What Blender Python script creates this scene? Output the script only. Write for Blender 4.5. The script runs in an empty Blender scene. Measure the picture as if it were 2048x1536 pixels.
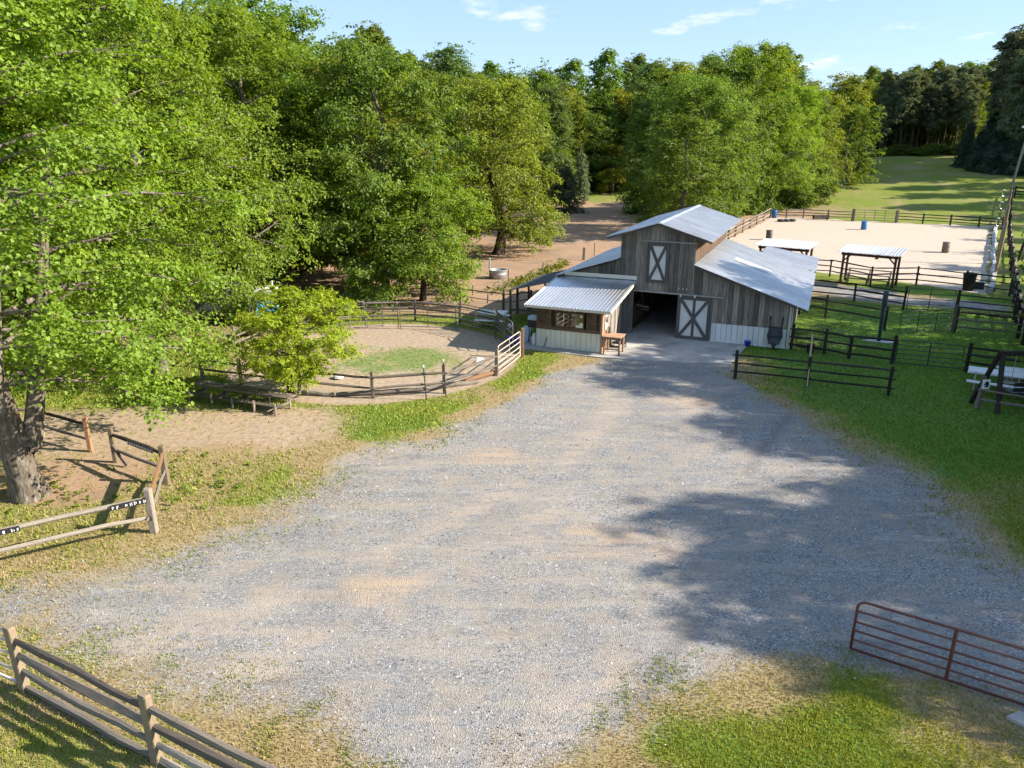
import bpy, math, random
import numpy as np
from mathutils import Vector, Matrix

rng = np.random.default_rng(7)
random.seed(7)
scene = bpy.context.scene
COL = scene.collection

# ------------------------------------------------------------------ camera
CAM_H, PITCH, FPX = 9.0, math.radians(18.2), 1480.0      # focal length in pixels of a 2048 px wide frame
cam_data = bpy.data.cameras.new('camera')
cam = bpy.data.objects.new('camera', cam_data)
COL.objects.link(cam)
cam.location = (0, 0, CAM_H)
cam.rotation_euler = (math.radians(90) - PITCH, 0, 0)
cam_data.sensor_width = 36.0
cam_data.lens = 36.0 * FPX / 2048.0
cam_data.clip_start = 0.1
cam_data.clip_end = 3000
scene.camera = cam

# ------------------------------------------------------------------ sky, sun, exposure
SUN_AZ, SUN_EL = math.radians(-7.0), math.radians(30.0)   # azimuth from +X, counter-clockwise
sunv = Vector((math.cos(SUN_EL) * math.cos(SUN_AZ), math.cos(SUN_EL) * math.sin(SUN_AZ), math.sin(SUN_EL)))
world = bpy.data.worlds.new('World')
scene.world = world
world.use_nodes = True
wn, wl = world.node_tree.nodes, world.node_tree.links
wn.clear()
w_out = wn.new('ShaderNodeOutputWorld')
w_bg = wn.new('ShaderNodeBackground')
w_bg.inputs["Strength"].default_value = 0.098
sky = wn.new('ShaderNodeTexSky')
sky.sky_type = 'NISHITA'
sky.sun_disc = False
sky.sun_elevation = SUN_EL
sky.sun_rotation = math.radians(90) - SUN_AZ
sky.air_density = 1.0
sky.dust_density = 0.15
sky.ozone_density = 3.0
# small fair-weather clouds: puffs of noise over the whole dome
w_tc = wn.new('ShaderNodeTexCoord')
w_sep = wn.new('ShaderNodeSeparateXYZ')
wl.new(w_tc.outputs['Generated'], w_sep.inputs[0])
def wmath(op, a, b=None, clamp=False):
    n = wn.new('ShaderNodeMath'); n.operation = op; n.use_clamp = clamp
    for i, v in enumerate((a, b)):
        if v is None: continue
        if isinstance(v, (int, float)): n.inputs[i].default_value = v
        else: wl.new(v, n.inputs[i])
    return n.outputs[0]
zc = wmath('MAXIMUM', w_sep.outputs['Z'], 0.0)
den = wmath('ADD', zc, 0.10)
cx = wmath('DIVIDE', w_sep.outputs['X'], den)
cy = wmath('DIVIDE', w_sep.outputs['Y'], den)
w_comb = wn.new('ShaderNodeCombineXYZ')
wl.new(cx, w_comb.inputs[0]); wl.new(cy, w_comb.inputs[1])
w_map = wn.new('ShaderNodeMapping')
w_map.inputs['Location'].default_value = (3.1, 1.7, 0.4)
w_map.inputs['Scale'].default_value = (1.9, 1.5, 1.0)
wl.new(w_comb.outputs[0], w_map.inputs[0])
w_n1 = wn.new('ShaderNodeTexNoise')
w_n1.inputs['Scale'].default_value = 1.0
w_n1.inputs['Detail'].default_value = 7.0
w_n1.inputs['Roughness'].default_value = 0.55
wl.new(w_map.outputs[0], w_n1.inputs['Vector'])
w_ramp = wn.new('ShaderNodeMapRange')
w_ramp.inputs['From Min'].default_value = 0.575
w_ramp.inputs['From Max'].default_value = 0.70
w_ramp.interpolation_type = 'SMOOTHSTEP'
wl.new(w_n1.outputs['Fac'], w_ramp.inputs['Value'])
fade = wmath('MULTIPLY', w_ramp.outputs[0], wmath('MULTIPLY', zc, 14.0, True))
fade = wmath('MULTIPLY', fade, 0.8)
w_mix = wn.new('ShaderNodeMix'); w_mix.data_type = 'RGBA'
wl.new(fade, w_mix.inputs['Factor'])
w_fill = wn.new('ShaderNodeMix'); w_fill.data_type = 'RGBA'        # even pale blue mixed into the sky, added to flatten it and fill shadows
w_fill.inputs['Factor'].default_value = 0.60
wl.new(sky.outputs[0], w_fill.inputs['A'])
w_fill.inputs['B'].default_value = (2.05, 2.95, 4.5, 1)
wl.new(w_fill.outputs['Result'], w_mix.inputs['A'])
w_mix.inputs['B'].default_value = (4.6, 4.75, 5.0, 1)
wl.new(w_mix.outputs['Result'], w_bg.inputs['Color'])
wl.new(w_bg.outputs[0], w_out.inputs[0])

sun_data = bpy.data.lights.new('sun', 'SUN')
sun_data.energy = 5.0
sun_data.angle = math.radians(0.53)
sun_data.color = (1.0, 0.90, 0.76)
sun = bpy.data.objects.new('sun', sun_data)
COL.objects.link(sun)
sun.location = (60, -10, 40)
sun.rotation_euler = sunv.to_track_quat('Z', 'Y').to_euler()

scene.view_settings.view_transform = 'Standard'
scene.view_settings.look = 'None'
scene.view_settings.gamma = 1.0
scene.view_settings.use_curve_mapping = False
scene.view_settings.exposure = 1.32
scene.render.film_transparent = False
scene.cycles.use_denoising = True
scene.cycles.use_light_tree = False
scene.cycles.use_adaptive_sampling = True
scene.cycles.adaptive_threshold = 0.02
scene.cycles.max_bounces = 5
scene.cycles.diffuse_bounces = 2
scene.cycles.glossy_bounces = 3
scene.cycles.transmission_bounces = 4
scene.cycles.transparent_max_bounces = 6
scene.cycles.caustics_reflective = False
scene.cycles.caustics_refractive = False
scene.cycles.sample_clamp_indirect = 4.0

# ------------------------------------------------------------------ terrain
def smooth(t):
    t = np.clip(t, 0, 1)
    return t * t * (3 - 2 * t)

def ramp_up(t):
    t = np.maximum(t, 0)
    return t * t / (t + 18.0)

def hz(x, y):
    x = np.asarray(x, float); y = np.asarray(y, float)
    s = 0.5 * x + 0.866 * y
    z1 = 0.112 * ramp_up(s - 103) * smooth((x - 12) / 25)
    z2 = 0.11 * ramp_up(y - 66) * smooth((8 - x) / 26)
    z3 = 0.06 * ramp_up(y - 128)
    z = np.maximum(np.maximum(z1, z2), z3)
    return 13.0 * (1 - np.exp(-z / 13.0))

C_, S_ = math.cos(PITCH), math.sin(PITCH)
def ray(px, py):
    u, v = (px - 1024) / FPX, (768 - py) / FPX
    return np.array([u, C_ + v * S_, -S_ + v * C_])

def at(px, py, z=0.0):
    """ground point (plus height z) seen at a pixel of the 2048 x 1536 photograph, on near level ground"""
    r = ray(px, py)
    t = (z - CAM_H) / r[2]
    return Vector((r[0] * t, r[1] * t, z))

def at_hill(px, py):
    r = ray(px, py)
    for t in np.arange(40, 400, 0.5):
        if CAM_H + r[2] * t <= hz(r[0] * t, r[1] * t):
            return Vector((r[0] * t, r[1] * t, float(hz(r[0] * t, r[1] * t))))
    return Vector((r[0] * 300, r[1] * 300, 0))

def along(px, y):
    """x of the vertical plane through pixel column px (near the horizon) at distance y"""
    return (px - 1024) / FPX * y * 1.04

# value noise for scatter masks
_perm = np.random.default_rng(3).random((256, 256))
def vnoise(x, y, sc=1.0):
    x = np.asarray(x) * sc + 1000.3; y = np.asarray(y) * sc + 1000.7
    xi, yi = np.floor(x).astype(int), np.floor(y).astype(int)
    fx, fy = x - xi, y - yi
    fx, fy = fx * fx * (3 - 2 * fx), fy * fy * (3 - 2 * fy)
    a = _perm[xi % 256, yi % 256]; b = _perm[(xi + 1) % 256, yi % 256]
    c = _perm[xi % 256, (yi + 1) % 256]; d = _perm[(xi + 1) % 256, (yi + 1) % 256]
    return (a * (1 - fx) + b * fx) * (1 - fy) + (c * (1 - fx) + d * fx) * fy

def sd_poly(x, y, poly):
    """signed distance, positive inside"""
    x = np.asarray(x, float); y = np.asarray(y, float)
    d = np.full(x.shape, 1e9); inside = np.zeros(x.shape, bool)
    n = len(poly)
    for i in range(n):
        ax, ay = poly[i][:2]; bx, by = poly[(i + 1) % n][:2]
        ex, ey = bx - ax, by - ay
        t = np.clip(((x - ax) * ex + (y - ay) * ey) / (ex * ex + ey * ey + 1e-12), 0, 1)
        d = np.minimum(d, np.hypot(x - ax - t * ex, y - ay - t * ey))
        c = ((ay > y) != (by > y)) & (x < (bx - ax) * (y - ay) / (by - ay + 1e-12) + ax)
        inside ^= c
    return np.where(inside, d, -d)

def sd_line(x, y, pts):
    d = np.full(np.shape(x), 1e9)
    for (a, b) in zip(pts[:-1], pts[1:]):
        ex, ey = b[0] - a[0], b[1] - a[1]
        t = np.clip(((x - a[0]) * ex + (y - a[1]) * ey) / (ex * ex + ey * ey), 0, 1)
        d = np.minimum(d, np.hypot(x - a[0] - t * ex, y - a[1] - t * ey))
    return d

PX = lambda L: [tuple(at(*p)[:2]) for p in L]
GRAVEL = PX([(1205, 704), (1190, 722), (1150, 738), (1085, 765), (1020, 795), (940, 835), (850, 885), (760, 900), (690, 905), (655, 930), (640, 960), (610, 985), (540, 1025), (430, 1062), (330, 1110), (200, 1140),
             (60, 1165), (-200, 1190), (-260, 1250), (60, 1262), (220, 1320), (330, 1385), (450, 1420), (560, 1450), (640, 1500), (700, 1580),
             (720, 1800), (1000, 1800), (1060, 1580), (1180, 1480), (1300, 1400), (1440, 1330), (1560, 1290), (1690, 1300), (1800, 1340), (1930, 1400), (2100, 1480),
             (2500, 1500), (2500, 1240), (2120, 1190), (1990, 1100), (1900, 1010), (1830, 940), (1730, 890), (1640, 850), (1600, 815),
             (1520, 790), (1462, 752), (1470, 715), (1330, 700)])
ARENA = [tuple(at(*p)[:2]) for p in [(1984, 452), (1978, 590), (1850, 570), (1740, 556), (1600, 540)]] + [(12.5, 56.0)] + \
        [tuple(at(*p)[:2]) for p in [(1440, 488), (1482, 466), (1545, 433), (1705, 441), (1850, 447)]]
LANE = PX([(1560, 556), (1640, 566), (1720, 577), (1810, 592), (1900, 600), (2015, 612), (2015, 622), (1900, 616), (1800, 610), (1700, 596), (1630, 586), (1540, 575)])
PEN_C, PEN_R = np.array([-5.9, 31.2]), 6.1
TRACKS = [PX([(120, 1400), (260, 1310), (430, 1255), (640, 1150), (860, 1060), (1010, 985)]),
          PX([(330, 1440), (430, 1380), (640, 1270), (830, 1165), (1010, 1075), (1150, 990)]),
          PX([(980, 1536), (1100, 1440), (1230, 1350), (1330, 1260), (1420, 1180)]),
          PX([(1340, 860), (1400, 810), (1440, 780)]), PX([(1130, 930), (1200, 860), (1240, 800)])]
DARKTRACK = [PX([(1580, 830), (1530, 890), (1495, 950)]), PX([(1465, 860), (1440, 900)]), PX([(1280, 1400), (1340, 1300), (1390, 1240)])]
PATCHES = [(at(1010, 916), .75), (at(1250, 1085), .9), (at(1320, 1100), .7), (at(1180, 1062), .5), (at(740, 1175), .6), (at(1380, 800), .9)]

def masks(x, y):
    x = np.asarray(x, float); y = np.asarray(y, float)
    n1 = vnoise(x, y, 0.35) - .5; n2 = vnoise(x + 50, y, 1.1) - .5; n3 = vnoise(x, y + 80, 3.0) - .5
    wob = 1.1 * n1 + .7 * n2 + .3 * n3
    near = (y < 56) & (np.abs(x) < 60)
    sdg = np.where(near, np.maximum(sd_poly(x, y, GRAVEL), np.minimum(sd_poly(x, y, LANE), .6)), -50.)
    wide = 1.9 + 2.4 * smooth((-1.5 - x) / 4) + 1.6 * smooth((x - 5) / 4) * smooth((26 - y) / 4) * smooth((y - 13) / 3)
    gravel = smooth((sdg + wob) / wide + .5)
    sda = sd_poly(x, y, ARENA)
    sand = smooth((sda + .5 * wob) / .6 + .5)
    rp = np.hypot(x - PEN_C[0], y - PEN_C[1])
    pen = smooth((PEN_R + .15 - rp + .3 * wob) / .5 + .5)
    # bare clay: the field left of the barn, the enclosure on the left, the track
    field = smooth((y - (38.0 + np.clip(-x - 8, 0, 30) * .1) + wob) / 3) * smooth((16 + .45 * (y - 40) - x + 2 * wob) / 5)
    field = field * smooth((118 - y) / 12 + .5 + n1)
    encl = smooth(1.15 - np.hypot((x + 11.8) / 3.6, (y - 19.0) / 2.7) + .55 * wob)
    trk = smooth(1.15 - np.abs(y - 22.6 - .5 * n1) / 3.3 + .35 * wob) * smooth((-3.5 - x) / 4)
    shore = smooth((16 - np.hypot(x - 34, (y - 100) * 1.0)) / 8 + .8 * n1) * smooth((s_ := (0.5 * x + 0.866 * y)) - 100)
    under = smooth((x + 36) / 10) * smooth((-8.5 - x) / 4) * smooth((y - 31) / 4) * smooth((52 - y) / 6)
    clay = np.clip(np.maximum.reduce([field, .85 * encl, .9 * trk, .55 * shore, .6 * under]), 0, 1)
    clay = np.maximum(clay, .92 * pen)
    # inside the pen: worn grass in the middle
    penin = smooth(1.1 - np.hypot((x + 4.3) / 4.6, (y - 30.9) / 3.2) + .9 * wob) * (rp < PEN_R - .6)
    clay = clay * (1 - .58 * penin)
    bare = np.zeros_like(x)
    for p, r in PATCHES:
        bare = np.maximum(bare, smooth(1.25 - np.hypot((x - p[0]) / (1.5 * r), (y - p[1]) / r) + .7 * (n2 + n3)))
    dust = np.zeros_like(x)
    for t in TRACKS:
        dust = np.maximum(dust, smooth(.85 - sd_line(x, y, t) / .95 + .9 * n2 + .5 * n1))
    q_ = at(610, 905); dust = np.maximum(dust, .9 * smooth(1.2 - np.hypot((x - q_[0]) / 3.6, (y - q_[1]) / 1.9) + .9 * wob))
    q_ = at(500, 985); dust = np.maximum(dust, .8 * smooth(1.1 - np.hypot((x - q_[0]) / 2.2, (y - q_[1]) / 1.4) + .8 * wob))
    dark = np.zeros_like(x)
    for t in DARKTRACK:
        dark = np.maximum(dark, smooth(1 - sd_line(x, y, t) / .28 + .3 * n3))
    # lushness of the grass: lawn right of the drive is green, edges are straw
    edge = smooth((-sdg) / 2.2 + .1 + .8 * n2)
    lush = np.where(near, edge, np.where(x > 12, .72, .45))
    lush = lush * (1 - .55 * smooth((-4.5 - x) / 4) * smooth((25 - y) / 4)) * (.78 + .9 * n1 + .5 * n2)
    lush = lush + .55 * smooth((x - 9) / 4) * smooth((y - 17) / 4) * smooth((45 - y) / 4)
    pale = np.maximum(pen, .9 * trk)
    return dict(pale=pale, gravel=gravel, sand=sand, clay=clay, bare=bare, dust=dust, dark=dark, lush=np.clip(lush, 0, 1))

# ------------------------------------------------------------------ node helpers
def new_mat(name):
    m = bpy.data.materials.new(name)
    m.use_nodes = True
    nt = m.node_tree
    nt.nodes.clear()
    out = nt.nodes.new('ShaderNodeOutputMaterial')
    return m, nt, out

class NB:
    def __init__(s, nt): s.nt = nt
    def n(s, t, **kw):
        nd = s.nt.nodes.new(t)
        for k, v in kw.items(): setattr(nd, k, v)
        return nd
    def link(s, a, b): s.nt.links.new(a, b)
    def put(s, sock, v):
        if isinstance(v, (int, float)): sock.default_value = v
        elif isinstance(v, (tuple, list)): sock.default_value = tuple(v) if len(v) != 3 or sock.type == 'VECTOR' else (*v, 1)
        else: s.link(v, sock)
    def math(s, op, a, b=None, c=None, clamp=False):
        nd = s.n('ShaderNodeMath', operation=op, use_clamp=clamp)
        for i, v in enumerate((a, b, c)):
            if v is not None: s.put(nd.inputs[i], v)
        return nd.outputs[0]
    def mix(s, f, a, b, blend='MIX'):
        nd = s.n('ShaderNodeMix', data_type='RGBA', blend_type=blend)
        s.put(nd.inputs['Factor'], f); s.put(nd.inputs['A'], a); s.put(nd.inputs['B'], b)
        return nd.outputs['Result']
    def attr(s, name):
        return s.n('ShaderNodeAttribute', attribute_name=name).outputs['Fac']
    def coords(s, kind='Object', scale=(1, 1, 1), loc=(0, 0, 0), jitter=0.0):
        tc = s.n('ShaderNodeTexCoord')
        v = tc.outputs[kind]
        if jitter:
            oi = s.n('ShaderNodeObjectInfo')
            ad = s.n('ShaderNodeVectorMath', operation='ADD')
            s.link(v, ad.inputs[0])
            s.link(s.math('MULTIPLY', oi.outputs['Random'], jitter), ad.inputs[1])
            v = ad.outputs[0]
        mp = s.n('ShaderNodeMapping')
        s.link(v, mp.inputs[0])
        mp.inputs['Scale'].default_value = scale
        mp.inputs['Location'].default_value = loc
        return mp.outputs[0]
    def noise(s, vec, scale, detail=4, rough=.55, dist=0.0):
        nd = s.n('ShaderNodeTexNoise')
        s.link(vec, nd.inputs['Vector'])
        nd.inputs['Scale'].default_value = scale; nd.inputs['Detail'].default_value = detail
        nd.inputs['Roughness'].default_value = rough; nd.inputs['Distortion'].default_value = dist
        return nd.outputs['Fac']
    def voro(s, vec, scale, feature='F1', out='Color'):
        nd = s.n('ShaderNodeTexVoronoi', feature=feature)
        s.link(vec, nd.inputs['Vector']); nd.inputs['Scale'].default_value = scale
        return nd.outputs[out]
    def ramp(s, f, stops, interp='LINEAR'):
        nd = s.n('ShaderNodeValToRGB')
        nd.color_ramp.interpolation = interp
        el = nd.color_ramp.elements
        while len(el) > 1: el.remove(el[-1])
        el[0].position = stops[0][0]; el[0].color = (*stops[0][1], 1)
        for p, c in stops[1:]:
            e = el.new(p); e.color = (*c, 1)
        s.link(f, nd.inputs[0])
        return nd.outputs[0]
    def maprange(s, v, a, b, c=0.0, d=1.0):
        nd = s.n('ShaderNodeMapRange', interpolation_type='SMOOTHSTEP')
        s.put(nd.inputs['Value'], v)
        for k, x in zip(('From Min', 'From Max', 'To Min', 'To Max'), (a, b, c, d)): nd.inputs[k].default_value = x
        return nd.outputs[0]
    def bump(s, h, strength=.3, dist=.02):
        nd = s.n('ShaderNodeBump')
        nd.inputs['Strength'].default_value = strength; nd.inputs['Distance'].default_value = dist
        s.link(h, nd.inputs['Height'])
        return nd.outputs[0]
    def bsdf(s, out, color, rough=.8, metal=0.0, spec=.3, normal=None):
        nd = s.n('ShaderNodeBsdfPrincipled')
        s.put(nd.inputs['Base Color'], color); s.put(nd.inputs['Roughness'], rough)
        nd.inputs['Metallic'].default_value = metal
        nd.inputs['Specular IOR Level'].default_value = spec
        if normal is not None: s.link(normal, nd.inputs['Normal'])
        s.link(nd.outputs[0], out.inputs[0])
        return nd

M = {}
# ---- the ground: gravel, clay, sand and grass blended by where each lies
m, nt, out = new_mat('ground_mixed'); b = NB(nt)
P = b.coords('Object')
nf = b.noise(P, 1.3, 6, .62); nm = b.noise(P, 5.0, 5, .6); nh = b.noise(P, 22.0, 4, .6); nl = b.noise(P, .12, 4, .5)
vc = b.voro(P, 36.0); sepv = b.n('ShaderNodeSeparateColor'); b.link(vc, sepv.inputs[0])
stone = b.ramp(sepv.outputs[0], [(0, (.05, .05, .052)), (.10, (.13, .131, .135)), (.35, (.215, .217, .222)), (.75, (.29, .287, .282)), (.93, (.40, .385, .36)), (1, (.60, .585, .56))])
big = b.noise(P, .33, 5, .6)
gcol = b.mix(b.maprange(big, .35, .65, .5, .05), stone, (.175, .18, .19))
sp = b.n('ShaderNodeMapping'); b.link(P, sp.inputs[0]); sp.inputs['Rotation'].default_value = (0, 0, math.radians(-38)); sp.inputs['Scale'].default_value = (.38, 2.1, 1)
streak = b.noise(sp.outputs[0], 1.0, 7, .68, .4)
sp2 = b.n('ShaderNodeMapping'); b.link(P, sp2.inputs[0]); sp2.inputs['Rotation'].default_value = (0, 0, math.radians(12)); sp2.inputs['Scale'].default_value = (.5, 2.4, 1)
streak2 = b.noise(sp2.outputs[0], 1.0, 7, .68, .3)
gcol = b.mix(b.maprange(streak, .49, .68, 0, .75), gcol, b.mix(nh, (.28, .245, .20), (.40, .365, .315)))
gcol = b.mix(b.maprange(streak2, .53, .70, 0, .65), gcol, b.mix(nh, (.30, .285, .26), (.42, .405, .38)))
gcol = b.mix(b.maprange(streak2, .30, .45, .6, 0), gcol, (.125, .128, .136))
tanc = b.ramp(nh, [(.25, (0.234, 0.191, 0.144)), (.55, (0.335, 0.281, 0.218)), (.8, (0.406, 0.359, 0.289))])
warm = b.math('ADD', b.math('MULTIPLY', b.maprange(nf, .40, .68), .55), .04)
gcol = b.mix(warm, gcol, tanc)
dustf = b.math('MULTIPLY', b.attr('dust'), b.maprange(b.math('MULTIPLY', b.math('ADD', nm, streak), .5), .40, .58, .0, .7))
gcol = b.mix(dustf, gcol, b.mix(nh, (0.328, 0.265, 0.211), (0.437, 0.374, 0.312)))
gcol = b.mix(b.math('MULTIPLY', b.attr('dark'), .55), gcol, (0.133, 0.129, 0.129))
bare = b.math('MULTIPLY', b.attr('bare'), b.maprange(b.math('ADD', b.math('MULTIPLY', nh, .5), b.math('MULTIPLY', streak2, .5)), .42, .58, 0, .85))
gcol = b.mix(bare, gcol, b.mix(nm, (.36, .26, .17), (.46, .355, .255)))
clayc = b.ramp(nm, [(.2, (.185, .104, .060)), (.42, (.305, .185, .112)), (.6, (.365, .235, .150)), (.8, (.43, .305, .21))])
clayc = b.mix(b.maprange(nh, .50, .70, 0, .6), clayc, (.145, .092, .058))
clayc = b.mix(b.maprange(b.noise(P, .22, 6, .7), .42, .66, 0, .8), clayc, b.mix(nh, (.13, .095, .066), (.25, .185, .13)))
penmix = b.maprange(b.noise(P, .5, 4), .4, .65, .2, .75)
clayc = b.mix(b.math('MULTIPLY', penmix, .5), clayc, b.mix(nh, (.27, .195, .135), (.41, .325, .24)))
clayc = b.mix(b.maprange(streak2, .52, .7, 0, .45), clayc, (.43, .33, .24))
palec = b.ramp(nm, [(.25, (.25, .185, .125)), (.5, (.37, .29, .21)), (.75, (.46, .385, .295))])
palec = b.mix(b.maprange(nh, .5, .68, 0, .55), palec, (.19, .145, .105))
palec = b.mix(b.maprange(streak2, .5, .7, 0, .5), palec, (.33, .30, .265))
clayc = b.mix(b.math('MULTIPLY', b.attr('pale'), .85), clayc, palec)
sandc = b.ramp(nm, [(.2, (.37, .295, .225)), (.5, (.475, .40, .325)), (.8, (.53, .465, .40))])
sandc = b.mix(b.maprange(nh, .52, .70, 0, .4), sandc, (.32, .255, .195))
sandc = b.mix(b.maprange(streak, .48, .7, 0, .45), sandc, (.42, .36, .30))
sandc = b.mix(b.maprange(nf, .5, .72, 0, .5), sandc, (.43, .325, .23))
lush = b.attr('lush')
lf = b.math('ADD', b.math('MULTIPLY', b.math('SUBTRACT', nf, .5), .9), lush)
lf = b.math('ADD', lf, b.math('MULTIPLY', b.math('SUBTRACT', nm, .5), .7))
greenc = b.ramp(nh, [(.2, (.075, .105, .014)), (.5, (.150, .195, .026)), (.8, (.24, .28, .055))])
strawc = b.ramp(nh, [(.25, (.17, .125, .055)), (.5, (.28, .215, .105)), (.78, (.40, .325, .185))])
lawnc = b.ramp(nh, [(.2, (.045, .095, .012)), (.5, (.095, .180, .022)), (.8, (.16, .25, .045))])
greenc = b.mix(b.maprange(lush, .75, 1.0), greenc, lawnc)
grassc = b.mix(b.maprange(lf, .12, .62), strawc, greenc)
def broken(name, k, amp=.9):
    a = b.attr(name)
    w = b.math('ADD', a, b.math('MULTIPLY', b.math('SUBTRACT', nm, .5), amp))
    w = b.math('ADD', w, b.math('MULTIPLY', b.math('SUBTRACT', nh, .5), amp * .8))
    return b.maprange(w, .5 - k, .5 + k)
col = b.mix(broken('clay', .28), grassc, clayc)
gm = broken('gravel', .27, .85)
col = b.mix(gm, col, gcol)
sm = broken('sand', .12, .3)
col = b.mix(sm, col, sandc)
col = b.mix(b.maprange(nl, .35, .7, 0, .16), col, b.mix(.5, col, (.26, .21, .15)))
dist = b.voro(P, 36.0, 'F1', 'Distance')
hgt = b.math('ADD', b.math('MULTIPLY', dist, b.math('MULTIPLY', gm, -.8)), b.math('ADD', b.math('MULTIPLY', nh, .55), b.math('MULTIPLY', nm, .8)))
b.bsdf(out, col, .95, 0, .1, b.bump(hgt, .5, .035))
M['ground'] = m

def wood(name, dark, mid, light, sc=(1.2, 9, 9), rough=.85, spread=.35):
    m, nt, out = new_mat(name); b = NB(nt)
    v = b.coords('Object', sc, jitter=37.0)
    g = b.noise(v, 2.2, 6, .65, .4)
    g2 = b.noise(b.coords('Object', (sc[0] * .6, sc[1] * 3, sc[2] * 3), jitter=11.0), 3.0, 4, .6)
    c = b.ramp(b.math('ADD', b.math('MULTIPLY', g, .65), b.math('MULTIPLY', g2, .35)), [(.35, dark), (.5, mid), (.65, light)])
    oi = b.n('ShaderNodeObjectInfo')
    k = b.math('ADD', b.math('MULTIPLY', b.math('SUBTRACT', oi.outputs['Random'], .5), spread * 2), 1.0)
    hs = b.n('ShaderNodeHueSaturation'); b.link(c, hs.inputs['Color']); b.link(k, hs.inputs['Value'])
    b.bsdf(out, hs.outputs[0], rough, 0, .2, b.bump(b.math('ADD', g, g2), .5, .012))
    M[name] = m
wood('rail_wood', (.055, .045, .037), (.13, .108, .088), (.25, .215, .175))
wood('pale_wood', (.105, .088, .07), (.235, .203, .165), (.37, .33, .275))
wood('post_wood', (.13, .098, .062), (.25, .195, .128), (.36, .295, .205))
wood('orange_wood', (.17, .092, .05), (.31, .175, .098), (.41, .255, .155))
wood('dark_wood', (.014, .012, .011), (.032, .027, .024), (.062, .054, .047))
wood('red_wood', (.05, .025, .02), (.10, .05, .036), (.16, .085, .06))
wood('brown_board', (.052, .033, .022), (.118, .076, .051), (.205, .142, .098), sc=(1, 6, 6), spread=.2)
wood('table_wood', (.20, .115, .07), (.33, .20, .125), (.45, .30, .2))
wood('trim_grey', (.060, .058, .058), (.098, .094, .092), (.15, .145, .14), spread=.1)
# barn boards: grain runs up the board, silver-grey with brown
m, nt, out = new_mat('barn_board'); b = NB(nt)
v = b.coords('Object', (16, 16, 1.0), jitter=53.0)
g = b.noise(v, 1.6, 7, .68, .5)
st = b.noise(b.coords('Object', (5, 5, .45), jitter=19.0), 1.5, 4, .6)
c = b.ramp(g, [(.25, (.055, .048, .042)), (.43, (.170, .153, .135)), (.6, (.28, .256, .23)), (.8, (.44, .41, .37))])
c = b.mix(b.maprange(st, .48, .7, 0, .7), c, (.125, .098, .075))
c = b.mix(b.maprange(b.noise(b.coords('Object', (2, 2, .7), loc=(5, 0, 0), jitter=7.0), 2.0, 3), .52, .7, 0, .5), c, (.27, .20, .14))
oi = b.n('ShaderNodeObjectInfo')
hs = b.n('ShaderNodeHueSaturation'); b.link(c, hs.inputs['Color'])
b.link(b.math('ADD', b.math('MULTIPLY', oi.outputs['Random'], .9), .55), hs.inputs['Value'])
b.bsdf(out, hs.outputs[0], .88, 0, .2, b.bump(g, .6, .01))
M['barn_board'] = m

def metal(name, col, rough, metallic, dirt=(.30, .27, .24), amount=.35, spec=.5):
    m, nt, out = new_mat(name); b = NB(nt)
    P = b.coords('Object', jitter=13.0)
    n1 = b.noise(P, .9, 5, .6); n2 = b.noise(P, 6.0, 4, .6)
    c = b.mix(b.maprange(n1, .42, .75, 0, amount), col, dirt)
    c = b.mix(b.maprange(n2, .55, .8, 0, amount * .6), c, tuple(x * .7 for x in col))
    oi = b.n('ShaderNodeObjectInfo')
    hs = b.n('ShaderNodeHueSaturation'); b.link(c, hs.inputs['Color'])
    b.link(b.math('ADD', b.math('MULTIPLY', oi.outputs['Random'], .14), .93), hs.inputs['Value'])
    r = b.math('ADD', b.math('MULTIPLY', n2, .2), rough - .1)
    b.bsdf(out, hs.outputs[0], r, metallic, spec, b.bump(n2, .08, .01))
    M[name] = m
metal('roof_metal', (.62, .63, .64), .42, .75)
metal('roof_metal_kiosk', (.66, .67, .69), .36, .85, amount=.15)
metal('white_metal', (.66, .68, .68), .5, 0.0, (.45, .42, .38), .25)
metal('cream_metal', (.60, .60, .53), .5, 0.0, (.42, .38, .30), .35)
metal('cream_trim', (.56, .53, .44), .55, 0.0, (.40, .36, .28), .3)
metal('panel_white', (.62, .63, .62), .6, 0.0, (.45, .43, .40), .3)
metal('galv_pipe', (.48, .48, .48), .45, .6)
metal('dark_pipe', (.045, .055, .052), .5, .2, (.09, .07, .05), .4)
metal('grey_pipe', (.17, .165, .155), .5, .3, (.17, .11, .07), .5)
metal('red_pipe', (.115, .030, .020), .5, .1, (.22, .13, .09), .65)
metal('pale_pipe', (.55, .45, .36), .55, .1, (.34, .2, .12), .5)
metal('track_steel', (.30, .31, .32), .45, .6)
metal('blue_plastic', (.03, .16, .42), .45, 0.0, (.05, .16, .33), .2)
metal('bright_blue', (.02, .06, .60), .4, 0.0, (.03, .08, .5), .1)
metal('toilet_blue', (.07, .36, .62), .45, 0.0, (.12, .33, .5), .2)
metal('white_paint', (.72, .73, .74), .5, 0.0, (.5, .48, .45), .2)
metal('white_post', (.40, .405, .40), .6, 0.0, (.25, .23, .2), .5)
metal('black_paint', (.018, .019, .021), .45, 0.0, (.03, .03, .03), .2)
metal('rubber', (.022, .022, .023), .8, 0.0, (.06, .05, .045), .4)
metal('barrel_dark', (.075, .065, .060), .6, 0.0, (.15, .12, .1), .5)
metal('barrel_brown', (.15, .12, .10), .65, 0.0, (.22, .18, .14), .5)
metal('maroon', (.075, .02, .018), .6, 0.0, (.1, .05, .04), .3)
metal('red_paint', (.40, .035, .02), .45, 0.0, (.3, .05, .03), .2)
metal('tarp', (.045, .05, .062), .75, 0.0, (.075, .075, .08), .4)
metal('trough_steel', (.36, .37, .37), .5, .5, (.25, .2, .16), .4)
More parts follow.
